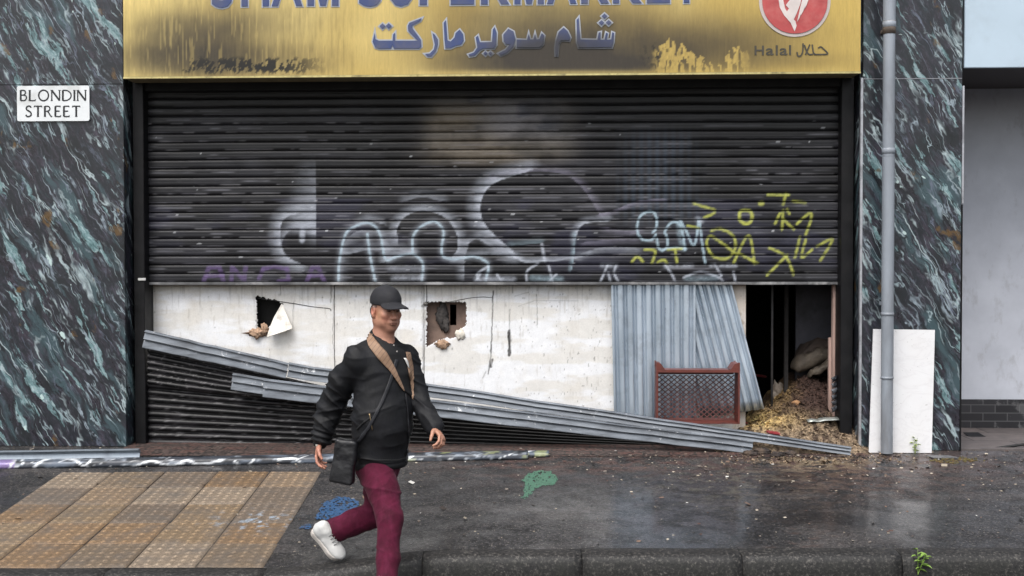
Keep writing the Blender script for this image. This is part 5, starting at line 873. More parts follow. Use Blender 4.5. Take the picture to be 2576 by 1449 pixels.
# ---------------------------------------------------------------- the man: solid figure grown from smoothly joined tapered limbs
MY = -2.75
def Q(vx, vy, dy=0.0): return np.array(P(vx, vy, MY + dy))
class SDF:
    def __init__(s, lo, hi, h):
        s.lo = np.array(lo, float); s.h = h; s.n = np.ceil((np.array(hi) - s.lo) / h).astype(int) + 1; s.F = np.full(s.n, .06, np.float32)
    def _box(s, lo, hi):
        a = np.maximum(np.floor((lo - s.lo) / s.h).astype(int), 0); b = np.minimum(np.ceil((hi - s.lo) / s.h).astype(int) + 1, s.n)
        if (b <= a).any(): return None
        ax = [s.lo[i] + s.h * np.arange(a[i], b[i]) for i in range(3)]; g = np.stack(np.meshgrid(*ax, indexing='ij'), -1); return tuple(slice(a[i], b[i]) for i in range(3)), g
    def _merge(s, sl, d, k, sub=False):
        f = s.F[sl]
        if sub: h = np.clip(.5 - .5 * (f + d) / k, 0, 1); s.F[sl] = f * (1 - h) + -d * h + k * h * (1 - h); return
        h = np.clip(.5 + .5 * (f - d) / k, 0, 1); s.F[sl] = f * (1 - h) + d * h - k * h * (1 - h)
    def cone(s, a, b, ra, rb, k=.02, sub=False, flat=None): # round cone; flat=(axis, factor) squashes the section
        a = np.array(a, float); b = np.array(b, float); m = max(ra, rb) + k + s.h * 3 + (.03 if flat else 0)
        r = s._box(np.minimum(a, b) - m, np.maximum(a, b) + m)
        if r is None: return s
        sl, g = r; pa = g - a; ba = b - a; t = np.clip((pa @ ba) / (ba @ ba + 1e-12), 0, 1); q = pa - t[..., None] * ba
        if flat: ax_ = np.array(flat[0], float); ax_ /= np.linalg.norm(ax_); q = q + (q @ ax_)[..., None] * ax_ * (flat[1] - 1)
        d = np.linalg.norm(q, axis=-1) - (ra + (rb - ra) * t); s._merge(sl, d.astype(np.float32), k, sub); return s
    def ell(s, c, r, M=None, k=.02, sub=False): # ellipsoid, M rows = local axes
        c = np.array(c, float); r = np.array(r, float); M = np.eye(3) if M is None else np.array(M); m = r.max() + k + s.h * 3; q_ = s._box(c - m, c + m)
        if q_ is None: return s
        sl, g = q_; p = (g - c) @ M.T; k0 = np.linalg.norm(p / r, axis=-1); k1 = np.linalg.norm(p / (r * r), axis=-1) + 1e-9; d = k0 * (k0 - 1) / k1; s._merge(sl, d.astype(np.float32), k, sub); return s
    def path(s, pts, rs, k=.02, **kw):
        for (a, b, ra, rb) in zip(pts[:-1], pts[1:], rs[:-1], rs[1:]): s.cone(a, b, ra, rb, k, **kw)
        return s
    def mesh(s, name, disp=None):
        F_ = s.F; S = F_ < 0; nx, ny, nz = [v - 1 for v in F_.shape]; cnt = np.zeros((nx, ny, nz), np.int8); cr = {}
        offs = [(i, j, k) for i in (0, 1) for j in (0, 1) for k in (0, 1)]
        for o_ in offs: cnt += S[o_[0]:o_[0] + nx, o_[1]:o_[1] + ny, o_[2]:o_[2] + nz]
        act = (cnt > 0) & (cnt < 8); idx = np.argwhere(act); ID = np.full((nx, ny, nz), -1, np.int64); ID[act] = np.arange(len(idx))
        v = {o_: F_[idx[:, 0] + o_[0], idx[:, 1] + o_[1], idx[:, 2] + o_[2]] for o_ in offs}; acc = np.zeros((len(idx), 3)); num = np.zeros(len(idx))
        for a_ in offs:
            for ax in range(3):
                if a_[ax] == 0:
                    b_ = list(a_); b_[ax] = 1; b_ = tuple(b_); x = (v[a_] < 0) != (v[b_] < 0); t = np.where(x, v[a_] / (v[a_] - v[b_] + 1e-12), 0)
                    p = np.array(a_, float)[None, :].repeat(len(idx), 0); p[:, ax] += t; acc += p * x[:, None]; num += x
        V = s.lo + s.h * (idx + acc / num[:, None]); Qs = []
        for ax in range(3):
            o1, o2 = [(1, 2), (2, 0), (0, 1)][ax]; sa = [slice(1, -1)] * 3; sa[ax] = slice(0, -1); A = S[tuple(sa)]; sb = list(sa); sb[ax] = slice(1, None); B = S[tuple(sb)]
            e = np.argwhere(A != B); st = [1, 1, 1]; st[ax] = 0; e = e + np.array(st); up = A[tuple((e - np.array(st)).T)]
            def cell(d1, d2): q = e.copy(); q[:, o1] -= d1; q[:, o2] -= d2; return ID[q[:, 0], q[:, 1], q[:, 2]]
            q = np.stack([cell(1, 1), cell(0, 1), cell(0, 0), cell(1, 0)], -1); q[~up] = q[~up][:, ::-1]; Qs.append(q)
        Qa = np.concatenate(Qs); me = npmesh(name, V, Qa)
        if disp is not None:
            nr = np.zeros(len(me.vertices) * 3, np.float32); me.vertices.foreach_get('normal', nr); nr = nr.reshape(-1, 3); V2_ = V + nr * disp(V, nr)[:, None]; me.vertices.foreach_set('co', V2_.astype(np.float32).ravel()); me.update()
        return me
def smo(o, it=3, f=.5):
    m = o.modifiers.new('smooth', 'SMOOTH'); m.iterations = it; m.factor = f; return o
def unit(v): v = np.array(v, float); return v / np.linalg.norm(v)
# joints
fw = unit((math.sin(R(42)), -math.cos(R(42)), 0)); lf = np.array([math.cos(R(42)), math.sin(R(42)), 0]); upv = np.array([0, 0, 1.])
neck = Q(962, 856, .02); chest = Q(955, 935, 0); belly = Q(957, 1040, -.02); pelv = Q(953, 1150, 0)
rs, ls_ = Q(897, 906, -.12), Q(1020, 902, .11); re_, le = Q(838, 1012, .02), Q(1053, 1000, .05); rw, lw = Q(806, 1112, .0), Q(1095, 1078, -.10)
rh, lh = Q(937, 1165, -.06), Q(968, 1165, .07); rk, lk = Q(979, 1304, -.28), Q(948, 1292, .10)
ra_ = np.array(Q(972, 1514, -.50)); la_ = np.array(Q(829, 1338, float(G(856, 1416).y) + .03 - MY))
man = thing('person', tuple(Q(950, 1484, -.02)), 'man in black cap, open black jacket and burgundy trousers striding past the shutter', 'person')
# head frame
hy = R(37); hf = unit((math.sin(hy), -math.cos(hy), -.06)); hl = np.array([math.cos(hy), math.sin(hy), 0]); hu = np.cross(hf, hl); hu = hu if hu[2] > 0 else -hu
HC = Q(972, 778, .0)                                       # between the ears
def hp(f, l, u): return HC + hf * f + hl * l + hu * u
HM = np.stack([hf, hl, hu])
S = SDF(Q(760, 1500, 0) - np.array([.04, .72, .06]), Q(1140, 700, 0) + np.array([.04, .38, .02]), .0046)
S.ell(hp(-.012, 0, .035), (.098, .076, .095), HM, .01).ell(hp(.028, 0, -.045), (.066, .062, .072), HM, .03)           # skull, face
S.cone(hp(.062, 0, -.100), hp(.064, 0, -.102), .024, .024, .025)                                                  # chin
for s_ in (-1, 1):
    S.cone(hp(-.02, s_ * .050, -.062), hp(.045, s_ * .020, -.100), .024, .020, .025)                               # jaw
    S.ell(hp(.062, s_ * .038, -.028), (.024, .025, .020), HM, .018)                                                # cheekbone
    S.ell(hp(.046, s_ * .040, -.072), (.022, .018, .024), HM, .02)                                                 # jowl
    S.ell(hp(.090, s_ * .030, .000), (.016, .018, .012), HM, .012, sub=True)                                       # eye socket
    S.ell(hp(.074, s_ * .030, -.002), (.013, .015, .012), HM, .006)                                                # eyelid
    S.ell(hp(.083, s_ * .030, -.018), (.008, .016, .006), HM, .008)                                                # bag
    S.ell(hp(-.012, s_ * .079, -.012), (.020, .011, .035), HM, .006); S.ell(hp(-.008, s_ * .086, -.008), (.009, .006, .018), HM, .004, sub=True); S.ell(hp(-.006, s_ * .078, -.038), (.009, .008, .010), HM, .006)  # ear
    S.ell(hp(.096, s_ * .015, -.043), (.013, .009, .009), HM, .008)                                                # nostril wing
S.cone(hp(.074, -.034, .018), hp(.074, .034, .018), .014, .014, .014)                                                  # brow
S.cone(hp(.088, 0, .004), hp(.108, 0, -.038), .009, .0130, .009); S.ell(hp(.112, 0, -.040), (.013, .014, .011), HM, .008)   # nose
S.ell(hp(.082, 0, -.068), (.020, .030, .014), HM, .012)                                                           # muzzle
S.cone(hp(.0985, -.017, -.0685), hp(.0985, .017, -.0685), .0042, .0042, .004); S.cone(hp(.096, -.016, -.079), hp(.096, .016, -.079), .0055, .0055, .004); S.cone(hp(.103, -.022, -.0735), hp(.103, .022, -.0735), .0022, .0022, .003, sub=True)
S.path([hp(-.025, 0, -.05), neck + np.array([0, 0, .02]), neck - np.array([0, 0, .08])], [.058, .056, .08], .03); S.cone(hp(.03, 0, -.10), neck + fw * .03, .030, .05, .03)
S.path([rs, chest + upv * .06, ls_], [.06, .1, .06], .04); S.path([chest + upv * .05, belly, pelv], [.12, .125, .12], .05)
for a_, b_, c_ in ((rs, re_, rw), (ls_, le, lw)): S.path([a_, b_, c_], [.052, .042, .027], .02)
for a_, b_, c_ in ((rh, rk, ra_), (lh, lk, la_)): S.path([a_, b_, c_], [.08, .055, .038], .03)
def hand(S, wr, d, pn, side, curls, L=.088, tcurl=.5):
    # wr wrist, d direction of the palm, pn palm normal (the way fingers curl), side toward the thumb
    d = unit(d); pn = unit(pn - d * (pn @ d)); side_ = unit(np.cross(d, pn)); side_ = side_ if side_ @ side > 0 else -side_; M = np.stack([d, side_, pn]); rt = wr + d * .012
    S.cone(wr - d * .02, rt, .026, .025, .012); S.ell(rt + d * L * .5, (L * .56, .040, .016), M, .012)
    for i, (o_, ln, r_) in enumerate(((.030, .078, .0088), (.010, .086, .0092), (-.011, .080, .0088), (-.030, .064, .0078))):
        p = rt + d * L * (.88 - .04 * abs(i - 1)) + side_ * o_; c_ = curls[i]; a1 = 0
        for sg, (fr_, cu) in enumerate(((.45, .75), (.31, 1.0), (.24, .7))):
            a1 += c_ * cu; q = p + (d * math.cos(a1) + pn * math.sin(a1)) * ln * fr_ + side_ * o_ * .06; S.cone(p, q, r_ * (1 - .06 * sg), r_ * (.94 - .08 * sg), .0035); p = q
    p = rt + d * L * .18 + side_ * .026 + pn * .006; q = p + unit(d * .75 + side_ * .75 + pn * .3) * .036; r2 = q + unit(d * .9 + side_ * .25 + pn * tcurl) * .03; r3 = r2 + unit(d * .9 + side_ * .0 + pn * (tcurl + .3)) * .024
    S.cone(p, q, .0155, .0115, .010); S.cone(q, r2, .0112, .0098, .004); S.cone(r2, r3, .0095, .008, .003); return rt, M
hand(S, rw, unit(Q(799, 1150, -.02) - rw), np.array([.75, -.1, -.1]), np.array([-.2, -1, 0]), (.5, .55, .6, .7))
hand(S, lw, unit(Q(1112, 1102, -.16) - lw), np.array([-.55, -.25, -.75]), np.array([.1, -1, .1]), (.75, .85, .9, 1.0), tcurl=.7)
def bodydisp(V, N):
    p = (V - HC) @ HM.T; face = (p[:, 0] > .03) & (np.abs(p[:, 2]) < .13); return np.where(face, -.0016 * np.exp(-((np.abs(p[:, 1]) - (.034 - .10 * (p[:, 2] + .045))) / .004) ** 2) * ((p[:, 2] < -.035) & (p[:, 2] > -.085)) , 0) + .0006 * (fbm(V[:, 0] * 60, V[:, 2] * 60 + V[:, 1] * 30, 3, 4) - .5)
me = S.mesh('body', bodydisp); nv = len(me.vertices); co = np.zeros(nv * 3, np.float32); me.vertices.foreach_get('co', co); co = co.reshape(-1, 3); p = (co - HC) @ HM.T
cs = np.ones((nv, 3)) * C3(178, 130, 108); 
def ovs(cc, a):
    global cs
    a = np.clip(a, 0, 1)[:, None]; cs = cs * (1 - a) + np.array(cc) * a
hd_ = np.abs(p[:, 2]) < .16
def gb(f, l, u, r, pw=2): return np.exp(-(((p[:, 0] - f) ** 2 + (np.abs(p[:, 1]) - l) ** 2 + (p[:, 2] - u) ** 2) / r ** 2) ** (pw / 2))
ovs(C3(186, 112, 98), gb(.07, .04, -.04, .028) * .5 + gb(.11, 0, -.04, .016) * .5 + gb(-.01, .083, -.01, .03) * .6)
ovs(C3(196, 150, 116), gb(.03, .062, -.03, .03) * .6)
ovs(C3(120, 78, 68), gb(.1, .012, -.074, .012) * .5 + gb(.1, .0, -.074, .014) * .4); ovs(C3(110, 72, 62), (np.abs(p[:, 2] + .0735) < .0028) * (np.abs(p[:, 1]) < .024) * (p[:, 0] > .08) * .85)
ovs(C3(60, 46, 42), (np.abs(p[:, 2] - .022 + .1 * (np.abs(p[:, 1]) - .03)) < .005) * (np.abs(np.abs(p[:, 1]) - .032) < .017) * (p[:, 0] > .06) * .9)
ovs(C3(24, 18, 18), (np.abs(p[:, 2] + .001) < .0042) * (np.abs(np.abs(p[:, 1]) - .030) < .012) * (p[:, 0] > .06) * .9)
ovs(C3(140, 100, 86), (p[:, 2] < -.09) * (p[:, 0] > -.02) * .35 * hd_); ovs(C3(112, 78, 68), gb(.05, .05, -.088, .02) * .35)
hr = (p[:, 0] < -.028 - .10 * (p[:, 2] + .02)) & (p[:, 2] > -.075) & (p[:, 2] < .2) & (np.abs(p[:, 1]) < .08) & ~((np.abs(p[:, 1]) > .066) & (p[:, 0] > -.035)); ovs(C3(34, 32, 32), hr * .92)
hr2 = (p[:, 0] < .02) & (p[:, 2] > .012) & (p[:, 2] < .12); ovs(C3(70, 62, 58), hr2 * .75)
ovs(C3(190, 124, 106), (co[:, 2] < rw[2]) * .45 * ((co[:, 0] < rw[0] + .06) | (co[:, 0] > lw[0] - .04)))
setcol(me, cs); SK = attrmat('skin', .48, 0, .1, 45, .1, .0015, (1, 1, 1), .06); body = smo(link('body', me, SK, man, True), 1)
# hair tuft at the nape
Sh = SDF(HC - .16, HC + .16, .0045); Sh.ell(hp(-.045, 0, -.012), (.062, .076, .062), HM, .01); Sh.cone(hp(-.088, -.03, -.05), hp(-.088, .03, -.05), .018, .018, .02); link('hair', Sh.mesh('hair', lambda V, N: .002 * (fbm(V[:, 0] * 90, V[:, 2] * 30, 2, 3) - .5)), simple('dark_hair', C(38, 35, 36), .6, 0, .4, 60, .6), man, True)
# jacket
def wr(V, dirv, freq, amp, seed, sharp=1.5): # cloth folds across a direction
    dirv = unit(dirv); sv = unit(np.cross(dirv, (0.2, 1, .1))); a_ = V @ dirv; b_ = V @ sv; a_ = a_ + .05 * (fbm(a_ * 5 + 9, b_ * 5 + 3, 2, seed + 7) - .5); n_ = fbm(a_ * freq * 1.0 + 50, b_ * freq * .24 + 50, 2, seed); r_ = 1 - np.abs(n_ - .5) * 5.5; return amp * (np.clip(r_, -.8, 1) ** 3 * .75 + .35 * np.clip(r_, -.8, 1))
J = SDF(Q(760, 1190, 0) - np.array([.06, .42, .03]), Q(1140, 815, 0) + np.array([.04, .42, .06]), .0062)
J.path([rs, chest + upv * .065, ls_], [.074, .115, .070], .04); J.path([rs + upv * .02, neck - upv * .03 - fw * .01, ls_ + upv * .02], [.055, .065, .05], .03); J.ell(chest + fw * .015 - upv * .01, (.142, .178, .19), np.stack([fw, lf, upv]), .05); J.ell(belly + fw * .025 + upv * .01, (.150, .180, .215), np.stack([fw, lf, upv]), .06)
J.path([belly - upv * .10 - fw * .0, pelv - upv * .035 + fw * .0], [.168, .160], .05, flat=(fw, 1.05)); J.cone(neck - upv * .055 - fw * .01, neck + upv * .012 - fw * .022, .105, .068, .03)
J.path([rs + np.array([.01, 0, -.01]), (rs + re_) / 2 + np.array([-.012, 0, 0]), re_, (re_ + rw) / 2, rw + unit(re_ - rw) * .02], [.070, .073, .071, .064, .053], .022)
J.path([ls_, (ls_ + le) / 2, le, (le + lw) / 2, lw + unit(le - lw) * .01], [.066, .066, .062, .054, .043], .022)
zc = float((pelv - upv * .045)[2]); g = J.lo[2] + J.h * np.arange(J.n[2]); hem = Q(955, 1172, 0)[2]
X_, Y_, Z_ = np.meshgrid(*[J.lo[i] + J.h * np.arange(J.n[i]) for i in range(3)], indexing='ij'); tors = (np.hypot((X_ - pelv[0]), (Y_ - pelv[1])) < .25) & (X_ > Q(862, 1100, 0)[0]); cut = np.where(tors, hem - .03 * 0 - Z_, -1); J.F = np.maximum(J.F, cut.astype(np.float32))
J.ell(neck + upv * .06 + fw * .035, (.078, .058, .10), np.stack([fw, lf, upv]), .02, sub=True)
def jdisp(V, N):
    arm = np.clip(1 - (V[:, 0] - (rs[0] - .03)) / .07, 0, 1) + np.clip((V[:, 0] - ls_[0]) / .05, 0, 1); lowt = np.exp(-((V[:, 2] - belly[2] + .06) / .16) ** 2); d = wr(V, (.25, 0, 1), 8, .012, 3) * (.45 + .6 * lowt) + arm * wr(V, (.9, .2, 1), 15, .012, 13) + (1 - np.clip(arm, 0, 1)) * wr(V, (-.35, .1, 1), 13, .006, 63) + .005 * (fbm(V[:, 0] * 9, V[:, 2] * 9, 3, 7) - .5)
    sl = np.exp(-((V @ unit((0, 0, 1)) - re_[2]) / .10) ** 2) * (V[:, 0] < re_[0] + .09); d = d + sl * wr(V, (-.3, 0, 1), 20, .011, 23)
    cf = np.linalg.norm(V - rw, axis=1) < .10; d = d + cf * .005 * np.sin((V - rw) @ unit(re_ - rw) * 190); d = d + .006 * np.sin(np.clip((V[:, 2] - hem) / .035, 0, 1) * math.pi) * tors_v(V); return d
def tors_v(V): return (V[:, 2] < hem + .035) & (V[:, 0] > Q(862, 1100, 0)[0])
JM = NT('jacket_nylon', .68, 0, .4); n1 = JM.noise(12, detail=5); JM.color(JM.ramp(n1, [(.3, C(7, 8, 11)), (.7, C(15, 16, 22))])); JM.bump(JM.noise(34, JM.mapv(rot=(0, R(25), 0), sc=(1, 1, .5)), 4), .35, .008); JM.bump(JM.noise(420, detail=1), .1, .001); JM = JM.m
jme = J.mesh('jacket', jdisp); jac = link('jacket', jme, JM, man, True)
jv = np.zeros(len(jme.vertices) * 3, np.float32); jme.vertices.foreach_get('co', jv); bvh = BVHTree.FromPolygons(jv.reshape(-1, 3).tolist(), [tuple(p_.vertices) for p_ in jme.polygons])
def onj(vx, vy, off=.004):
    d = ray(vx, vy).normalized(); h = bvh.ray_cast(CAM, d); return (h[0] + h[1] * off) if h[0] is not None else (bvh.find_nearest(P(vx, vy, MY - .05))[0])
def patch(name, left, right, mat, par, off=.004, n=26, m=6, th=.003): # strip between two picture polylines, laid on the jacket surface
    L = np.array(left, float); Rr = np.array(right, float); f_ = lambda A, t: np.array([np.interp(t, np.linspace(0, 1, len(A)), A[:, k]) for k in (0, 1)]); PTs = np.zeros((n, m, 3))
    for i in range(n):
        a_, b_ = f_(L, i / (n - 1)), f_(Rr, i / (n - 1))
        for j in range(m): q = a_ + (b_ - a_) * j / (m - 1); PTs[i, j] = onj(q[0], q[1], off)
    o = link(name, gridmesh(name, PTs, flip=True), mat, par, True); solid(o, th, 0); return o
SHT = simple('shirt_black', C(17, 17, 19), .8, 0, .25, 30, .2)
patch('shirt', [(932, 830), (945, 852), (975, 893), (990, 925), (1003, 950), (1016, 984)], [(992, 872), (1008, 876), (1020, 888), (1030, 925), (1036, 960), (1040, 1003)], SHT, man, .003, 30, 12)
LN = NT('lapel_lining', .75); wv = LN.n('ShaderNodeTexWave'); LN.l(LN.mapv(rot=(0, R(-35), 0)), wv.inputs[0]); wv.inputs['Scale'].default_value = 14; wv.inputs['Distortion'].default_value = .4
LN.color(LN.mix(LN.ramp(wv.outputs[1], [(.93, 0.0), (.98, .6)]), LN.ramp(LN.noise(14), [(.3, C(134, 106, 84)), (.7, C(158, 130, 108))]), C(80, 62, 58))); LN = LN.m
patch('lining', [(917, 829), (921, 848), (926, 872), (951, 903), (983, 938), (1006, 974), (1014, 984)], [(926, 824), (933, 841), (950, 864), (973, 889), (988, 917), (1003, 950), (1016, 984)], LN, jac, .008)
patch('lining', [(1019, 887), (1024, 930), (1033, 970), (1038, 1004)], [(1030, 888), (1037, 920), (1042, 965), (1041, 1006)], LN, jac, .008)
patch('pocket_card', [(1012, 902), (1018, 912), (1024, 927)], [(1018, 902), (1023, 912), (1026, 927)], simple('white_card', C(214, 212, 208), .6), man, .012, 6, 3)
for (vx, vy) in ((990, 871), (997, 886)): c_ = onj(vx, vy, .006); MB().ell(c_, (.0055, .004, .0055)).build('button', simple('pearl_button', C(150, 146, 142), .4), man, True)

ZM = simple('zip_pull', C(150, 130, 100), .35, .8)
patch('zip_pull', [(928, 1040), (933, 1062), (936, 1082)], [(931, 1040), (935, 1062), (938, 1082)], ZM, jac, .005, 8, 2, .002); patch('shoulder_badge', [(907, 847), (913, 851)], [(909, 845), (915, 849)], simple('badge_white', C(200, 200, 200), .5), jac, .006, 3, 2, .001)
patch('cuff_tab', [(795, 1118), (795, 1126)], [(800, 1118), (800, 1126)], simple('cuff_pale', C(186, 182, 172), .5), jac, .004, 4, 3, .003)
patch('zip_tape', [(1018, 990), (1024, 1040), (1026, 1100), (1019, 1164)], [(1021, 990), (1028, 1040), (1030, 1100), (1023, 1164)], simple('zip_black', C(44, 44, 48), .35, .4, .2, 80), jac, .004, 40, 3, .003)
patch('pocket_welt', [(897, 1078), (912, 1062), (934, 1046)], [(899, 1082), (914, 1066), (936, 1050)], SHT, jac, .003, 14, 3, .003)
patch('hem_band', [(902, 1150), (950, 1156), (1000, 1156), (1022, 1150)], [(902, 1154), (950, 1160), (1000, 1160), (1022, 1154)], SHT, jac, .0015, 40, 3, .002)
# cap
Kp = SDF(HC + np.array([-.2, -.2, -.02]), HC + np.array([.22, .2, .19]), .0042)
Kp.ell(hp(-.010, 0, .048), (.108, .086, .092), HM, .01); gx_ = [Kp.lo[i] + Kp.h * np.arange(Kp.n[i]) for i in range(3)]; g = np.stack(np.meshgrid(*gx_, indexing='ij'), -1); pl = (g - HC) @ HM.T
Kp.F = np.maximum(Kp.F, (.028 + .08 * (-pl[..., 0] - .0) * .25 - pl[..., 2]).astype(np.float32))
qx = (pl[..., 0] - .098) / .092; qy = pl[..., 1] / .076; br_ = (np.sqrt(qx ** 2 + qy ** 2) - 1) * .07; mid = .047 - 4.2 * pl[..., 1] ** 2 - .22 * np.maximum(pl[..., 0] - .07, 0); thk = np.abs(pl[..., 2] - mid) - .0045; bd = np.maximum(np.maximum(br_, thk), .055 - pl[..., 0]); h_ = np.clip(.5 + .5 * (Kp.F - bd) / .006, 0, 1); Kp.F = (Kp.F * (1 - h_) + bd * h_ - .006 * h_ * (1 - h_)).astype(np.float32)
Kp.ell(hp(-.010, 0, .140), (.010, .010, .005), HM, .003)
CM = simple('cap_cotton', C(30, 30, 35), .8, 0, .3, 24, .35); cap = smo(link('cap', Kp.mesh('cap', lambda V, N: .0012 * (fbm(V[:, 0] * 40, V[:, 2] * 40, 3, 5) - .5) * 2 - .0012 * (np.abs(((np.arctan2((V - HC) @ hl, (V - HC) @ hf) / (math.pi / 3)) % 1) - .5) > .485)), CM, man, True), 4)
# trousers
T = SDF(np.minimum(Q(785, 1480, 0), Q(785, 1480, 0)) - np.array([.03, .72, .12]), Q(1030, 1140, 0) + np.array([.03, .40, .05]), .0062)
T.path([pelv + upv * .02, pelv - upv * .05], [.13, .125], .05)
T.path([rh + np.array([.01, 0, -.02]), (rh + rk) / 2 + np.array([.015, 0, 0]), rk + np.array([.003, 0, .0]), (rk + ra_) / 2 + np.array([-.002, .01, 0]), ra_ + upv * .03, ra_ - upv * .06 + fw * .025], [.108, .087, .069, .059, .057, .068], .03)
T.path([lh + np.array([-.02, 0, -.02]), (lh + lk) / 2 + np.array([-.006, 0, 0]), lk, (lk + la_) / 2, la_ + unit(lk - la_) * .04, la_ + unit(lk - la_) * .022], [.106, .090, .076, .073, .067, .064], .022)
TM = NT('burgundy_corduroy', .82, 0, .25); wv = TM.n('ShaderNodeTexWave'); TM.l(TM.mapv(), wv.inputs[0]); wv.inputs['Scale'].default_value = 60; n1 = TM.noise(9, detail=6, rough=.65); TM.color(TM.mix(TM.ramp(TM.noise(26, TM.mapv(sc=(1, 1, .25)), 5, .7), [(.48, 0.0), (.75, .4)]), TM.ramp(n1, [(.3, C(58, 7, 28)), (.6, C(82, 13, 42)), (.8, C(98, 24, 56))]), C(106, 36, 66))); TM.b.inputs['Sheen Weight'].default_value = .03; TM.bump(wv.outputs[1], .35, .002); TM.bump(n1, .25, .01); TM = TM.m
def tdisp(V, N):
    d = wr(V, (.35, .1, 1), 10, .008, 33) + wr(V, (-.6, .2, 1), 18, .0025, 43); kn = np.exp(-(np.linalg.norm(V - rk, axis=1) / .13) ** 2); ak = np.exp(-(np.linalg.norm(V - ra_, axis=1) / .12) ** 2); d = d * (.65 + kn * .7 + ak * .8 + .5 * np.exp(-((V[:, 2] - pelv[2] + .05) / .08) ** 2)); return d
link('trousers', T.mesh('trousers', tdisp), TM, man, True)
# shoes
def shoe(toe, heel, upd, mid_up, label=None):
    toe, heel = np.array(toe), np.array(heel); ax = unit(toe - heel); L = np.linalg.norm(toe - heel); n_ = unit(np.array(upd) - ax * (np.array(upd) @ ax)); sd = np.cross(ax, n_); M = np.stack([ax, sd, n_]); lo = np.minimum(toe, heel) - .14; hi = np.maximum(toe, heel) + .14
    def at(f, s_, u): return heel + ax * L * f + sd * s_ + n_ * u
    root = MB(); U = SDF(lo, hi, .0045); U.ell(at(.80, 0, .026), (L * .24, .046, .030), M, .03).ell(at(.5, 0, .036), (L * .36, .041, .038), M, .03).ell(at(.18, 0, .045), (L * .20, .037, .046), M, .02).cone(at(.20, 0, .05), at(.17, 0, .085), .038, .036, .02).cone(at(.5, 0, .055), at(.32, 0, .08), .028, .034, .02)
    up_ = link('shoe', U.mesh('shoe', lambda V, N: .0018 * np.clip(wr(V, tuple(ax), 40, 1, 5), -.5, 1) * 0 + .0012 * (fbm(V[:, 0] * 40, V[:, 2] * 40, 3, 5) - .5)), simple('shoe_canvas', C(206, 206, 204), .65, 0, .07, 20, .2, dirt=C(176, 172, 166)), man, True)
    So = SDF(lo, hi, .0045); g = np.stack(np.meshgrid(*[So.lo[i] + So.h * np.arange(So.n[i]) for i in range(3)], indexing='ij'), -1); q = (g - heel) @ M.T; x = q[..., 0] / L; hw = .036 + .013 * np.exp(-((x - .74) / .22) ** 2); ends = np.hypot(np.maximum(np.abs(q[..., 0] - L * .5) - L * .44, 0) , 0); d2 = np.hypot(np.maximum(np.abs(q[..., 0] - L * .5) - (L * .5 - .04), 0) / 1.0, np.abs(q[..., 1])) - hw; h2 = np.abs(q[..., 2] - .006 - .012 * np.clip((x - .8) / .2, 0, 1) ** 2) - .013; So.F = (np.maximum(d2, 0) ** 2 + np.maximum(h2, 0) ** 2) ** .5 - .003 + np.minimum(np.maximum(d2, h2), 0); So.F = So.F.astype(np.float32)
    link('sole', So.mesh('sole'), simple('sole_rubber', C(196, 190, 184), .55, 0, .06, 12, .1, dirt=C(150, 144, 136)), up_, True)
    lc = MB()
    for k in range(4): f_ = .46 + .075 * k; h_ = .100 - .022 * (k / 3) ** 1.0 - .0; lc.tube([at(f_ - .02, -.022, h_ - .010), at(f_ + .008, 0, h_ + .002), at(f_ - .02, .022, h_ - .010)], .0026, 6)
    lc.build('laces', simple('lace_grey', C(128, 128, 126), .8), up_, True)
gt = np.array(G(856, 1416)); tdy = gt[1]; toe = gt + np.array([.004, 0, .022]); heel = np.array(P(786, 1330, tdy + .03)); shoe(toe, heel, (.75, -.62, .5), None)
zr = RZ + .012; a_ = ra_.copy(); toe2 = np.array([a_[0] + .135, a_[1] - .105, zr + .012]); heel2 = np.array([a_[0] - .075, a_[1] + .03, zr + .012]); shoe(toe2, heel2, (0, 0, 1), None)
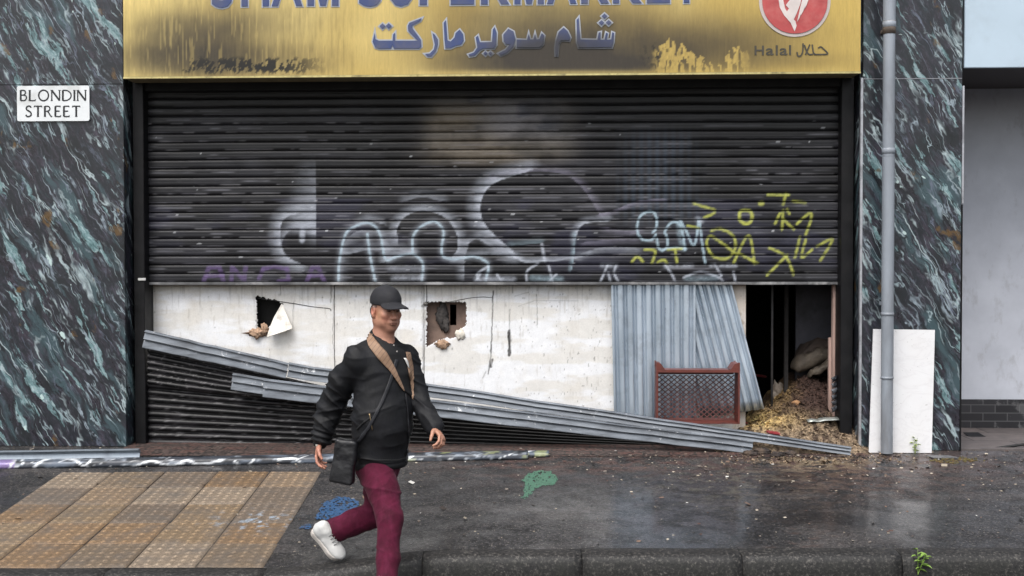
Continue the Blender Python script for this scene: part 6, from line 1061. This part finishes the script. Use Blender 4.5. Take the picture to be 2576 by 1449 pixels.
# shoulder bag
bag = thing('shoulder_bag', tuple(Q(868, 1160, -.22)), 'black leather shoulder bag hanging at the man\'s hip on a long strap', 'bag')
bc = Q(866, 1162, -.20); tl_ = R(8); bu = unit((math.sin(tl_), .0, math.cos(tl_))); bf = unit(fw * .6 + np.array([0, -1, 0]) * .4 + np.array([-.5, 0, 0])); bf = unit(bf - bu * (bf @ bu)); bs = np.cross(bf, bu); Bg = SDF(bc - .2, bc + .2, .005)
g = np.stack(np.meshgrid(*[Bg.lo[i] + Bg.h * np.arange(Bg.n[i]) for i in range(3)], indexing='ij'), -1); q = np.stack([(g - bc) @ bs, (g - bc) @ bf, (g - bc) @ bu], -1); hs = np.array([.062, .030, .122]); wd_ = 1 + .12 * (q[..., 2:] < 0) * (-q[..., 2:] / .12)
e = np.abs(q) - hs * np.concatenate([wd_, 1 + .3 * (-q[..., 2:] / .12), np.ones_like(wd_)], -1) + .018; Bg.F = (np.linalg.norm(np.maximum(e, 0), axis=-1) + np.minimum(e.max(-1), 0) - .018).astype(np.float32)
LTH = simple('black_leather', C(22, 22, 25), .38, 0, .35, 20, .4); link('bag_body', Bg.mesh('bag_body', lambda V, N: .004 * (fbm(V[:, 0] * 22, V[:, 2] * 16, 3, 5) - .5) * 2), LTH, bag, True)
Fl = SDF(bc - .2, bc + .2, .005); e = np.abs(q - np.array([0, -.004, .052])) - np.array([.066, .036, .076]) + .02; Fl.F = (np.linalg.norm(np.maximum(e, 0), axis=-1) + np.minimum(e.max(-1), 0) - .02).astype(np.float32); link('bag_flap', Fl.mesh('bag_flap', lambda V, N: .005 * (fbm(V[:, 0] * 26, V[:, 2] * 26, 3, 15) - .5) * 2), LTH, bag, True)
st_ = [(997, 905), (990, 932), (978, 968), (962, 1008), (944, 1045), (926, 1078), (908, 1104), (893, 1118)]
SP = simple('strap_webbing', C(30, 31, 36), .6, 0, .2, 60, .2)
patch('strap', [(x - 4.2, y - 1) for x, y in st_], [(x + 4.2, y + 1) for x, y in st_], SP, bag, .006, 40, 4, .003)
a_ = onj(893, 1116, .012); b_ = Vector(bc + bu * .118 + bs * .03); MB().tube([a_, (a_ + b_) / 2 + Vector((0, -.01, -.01)), b_], .006, 8).build('strap_end', SP, bag, True)
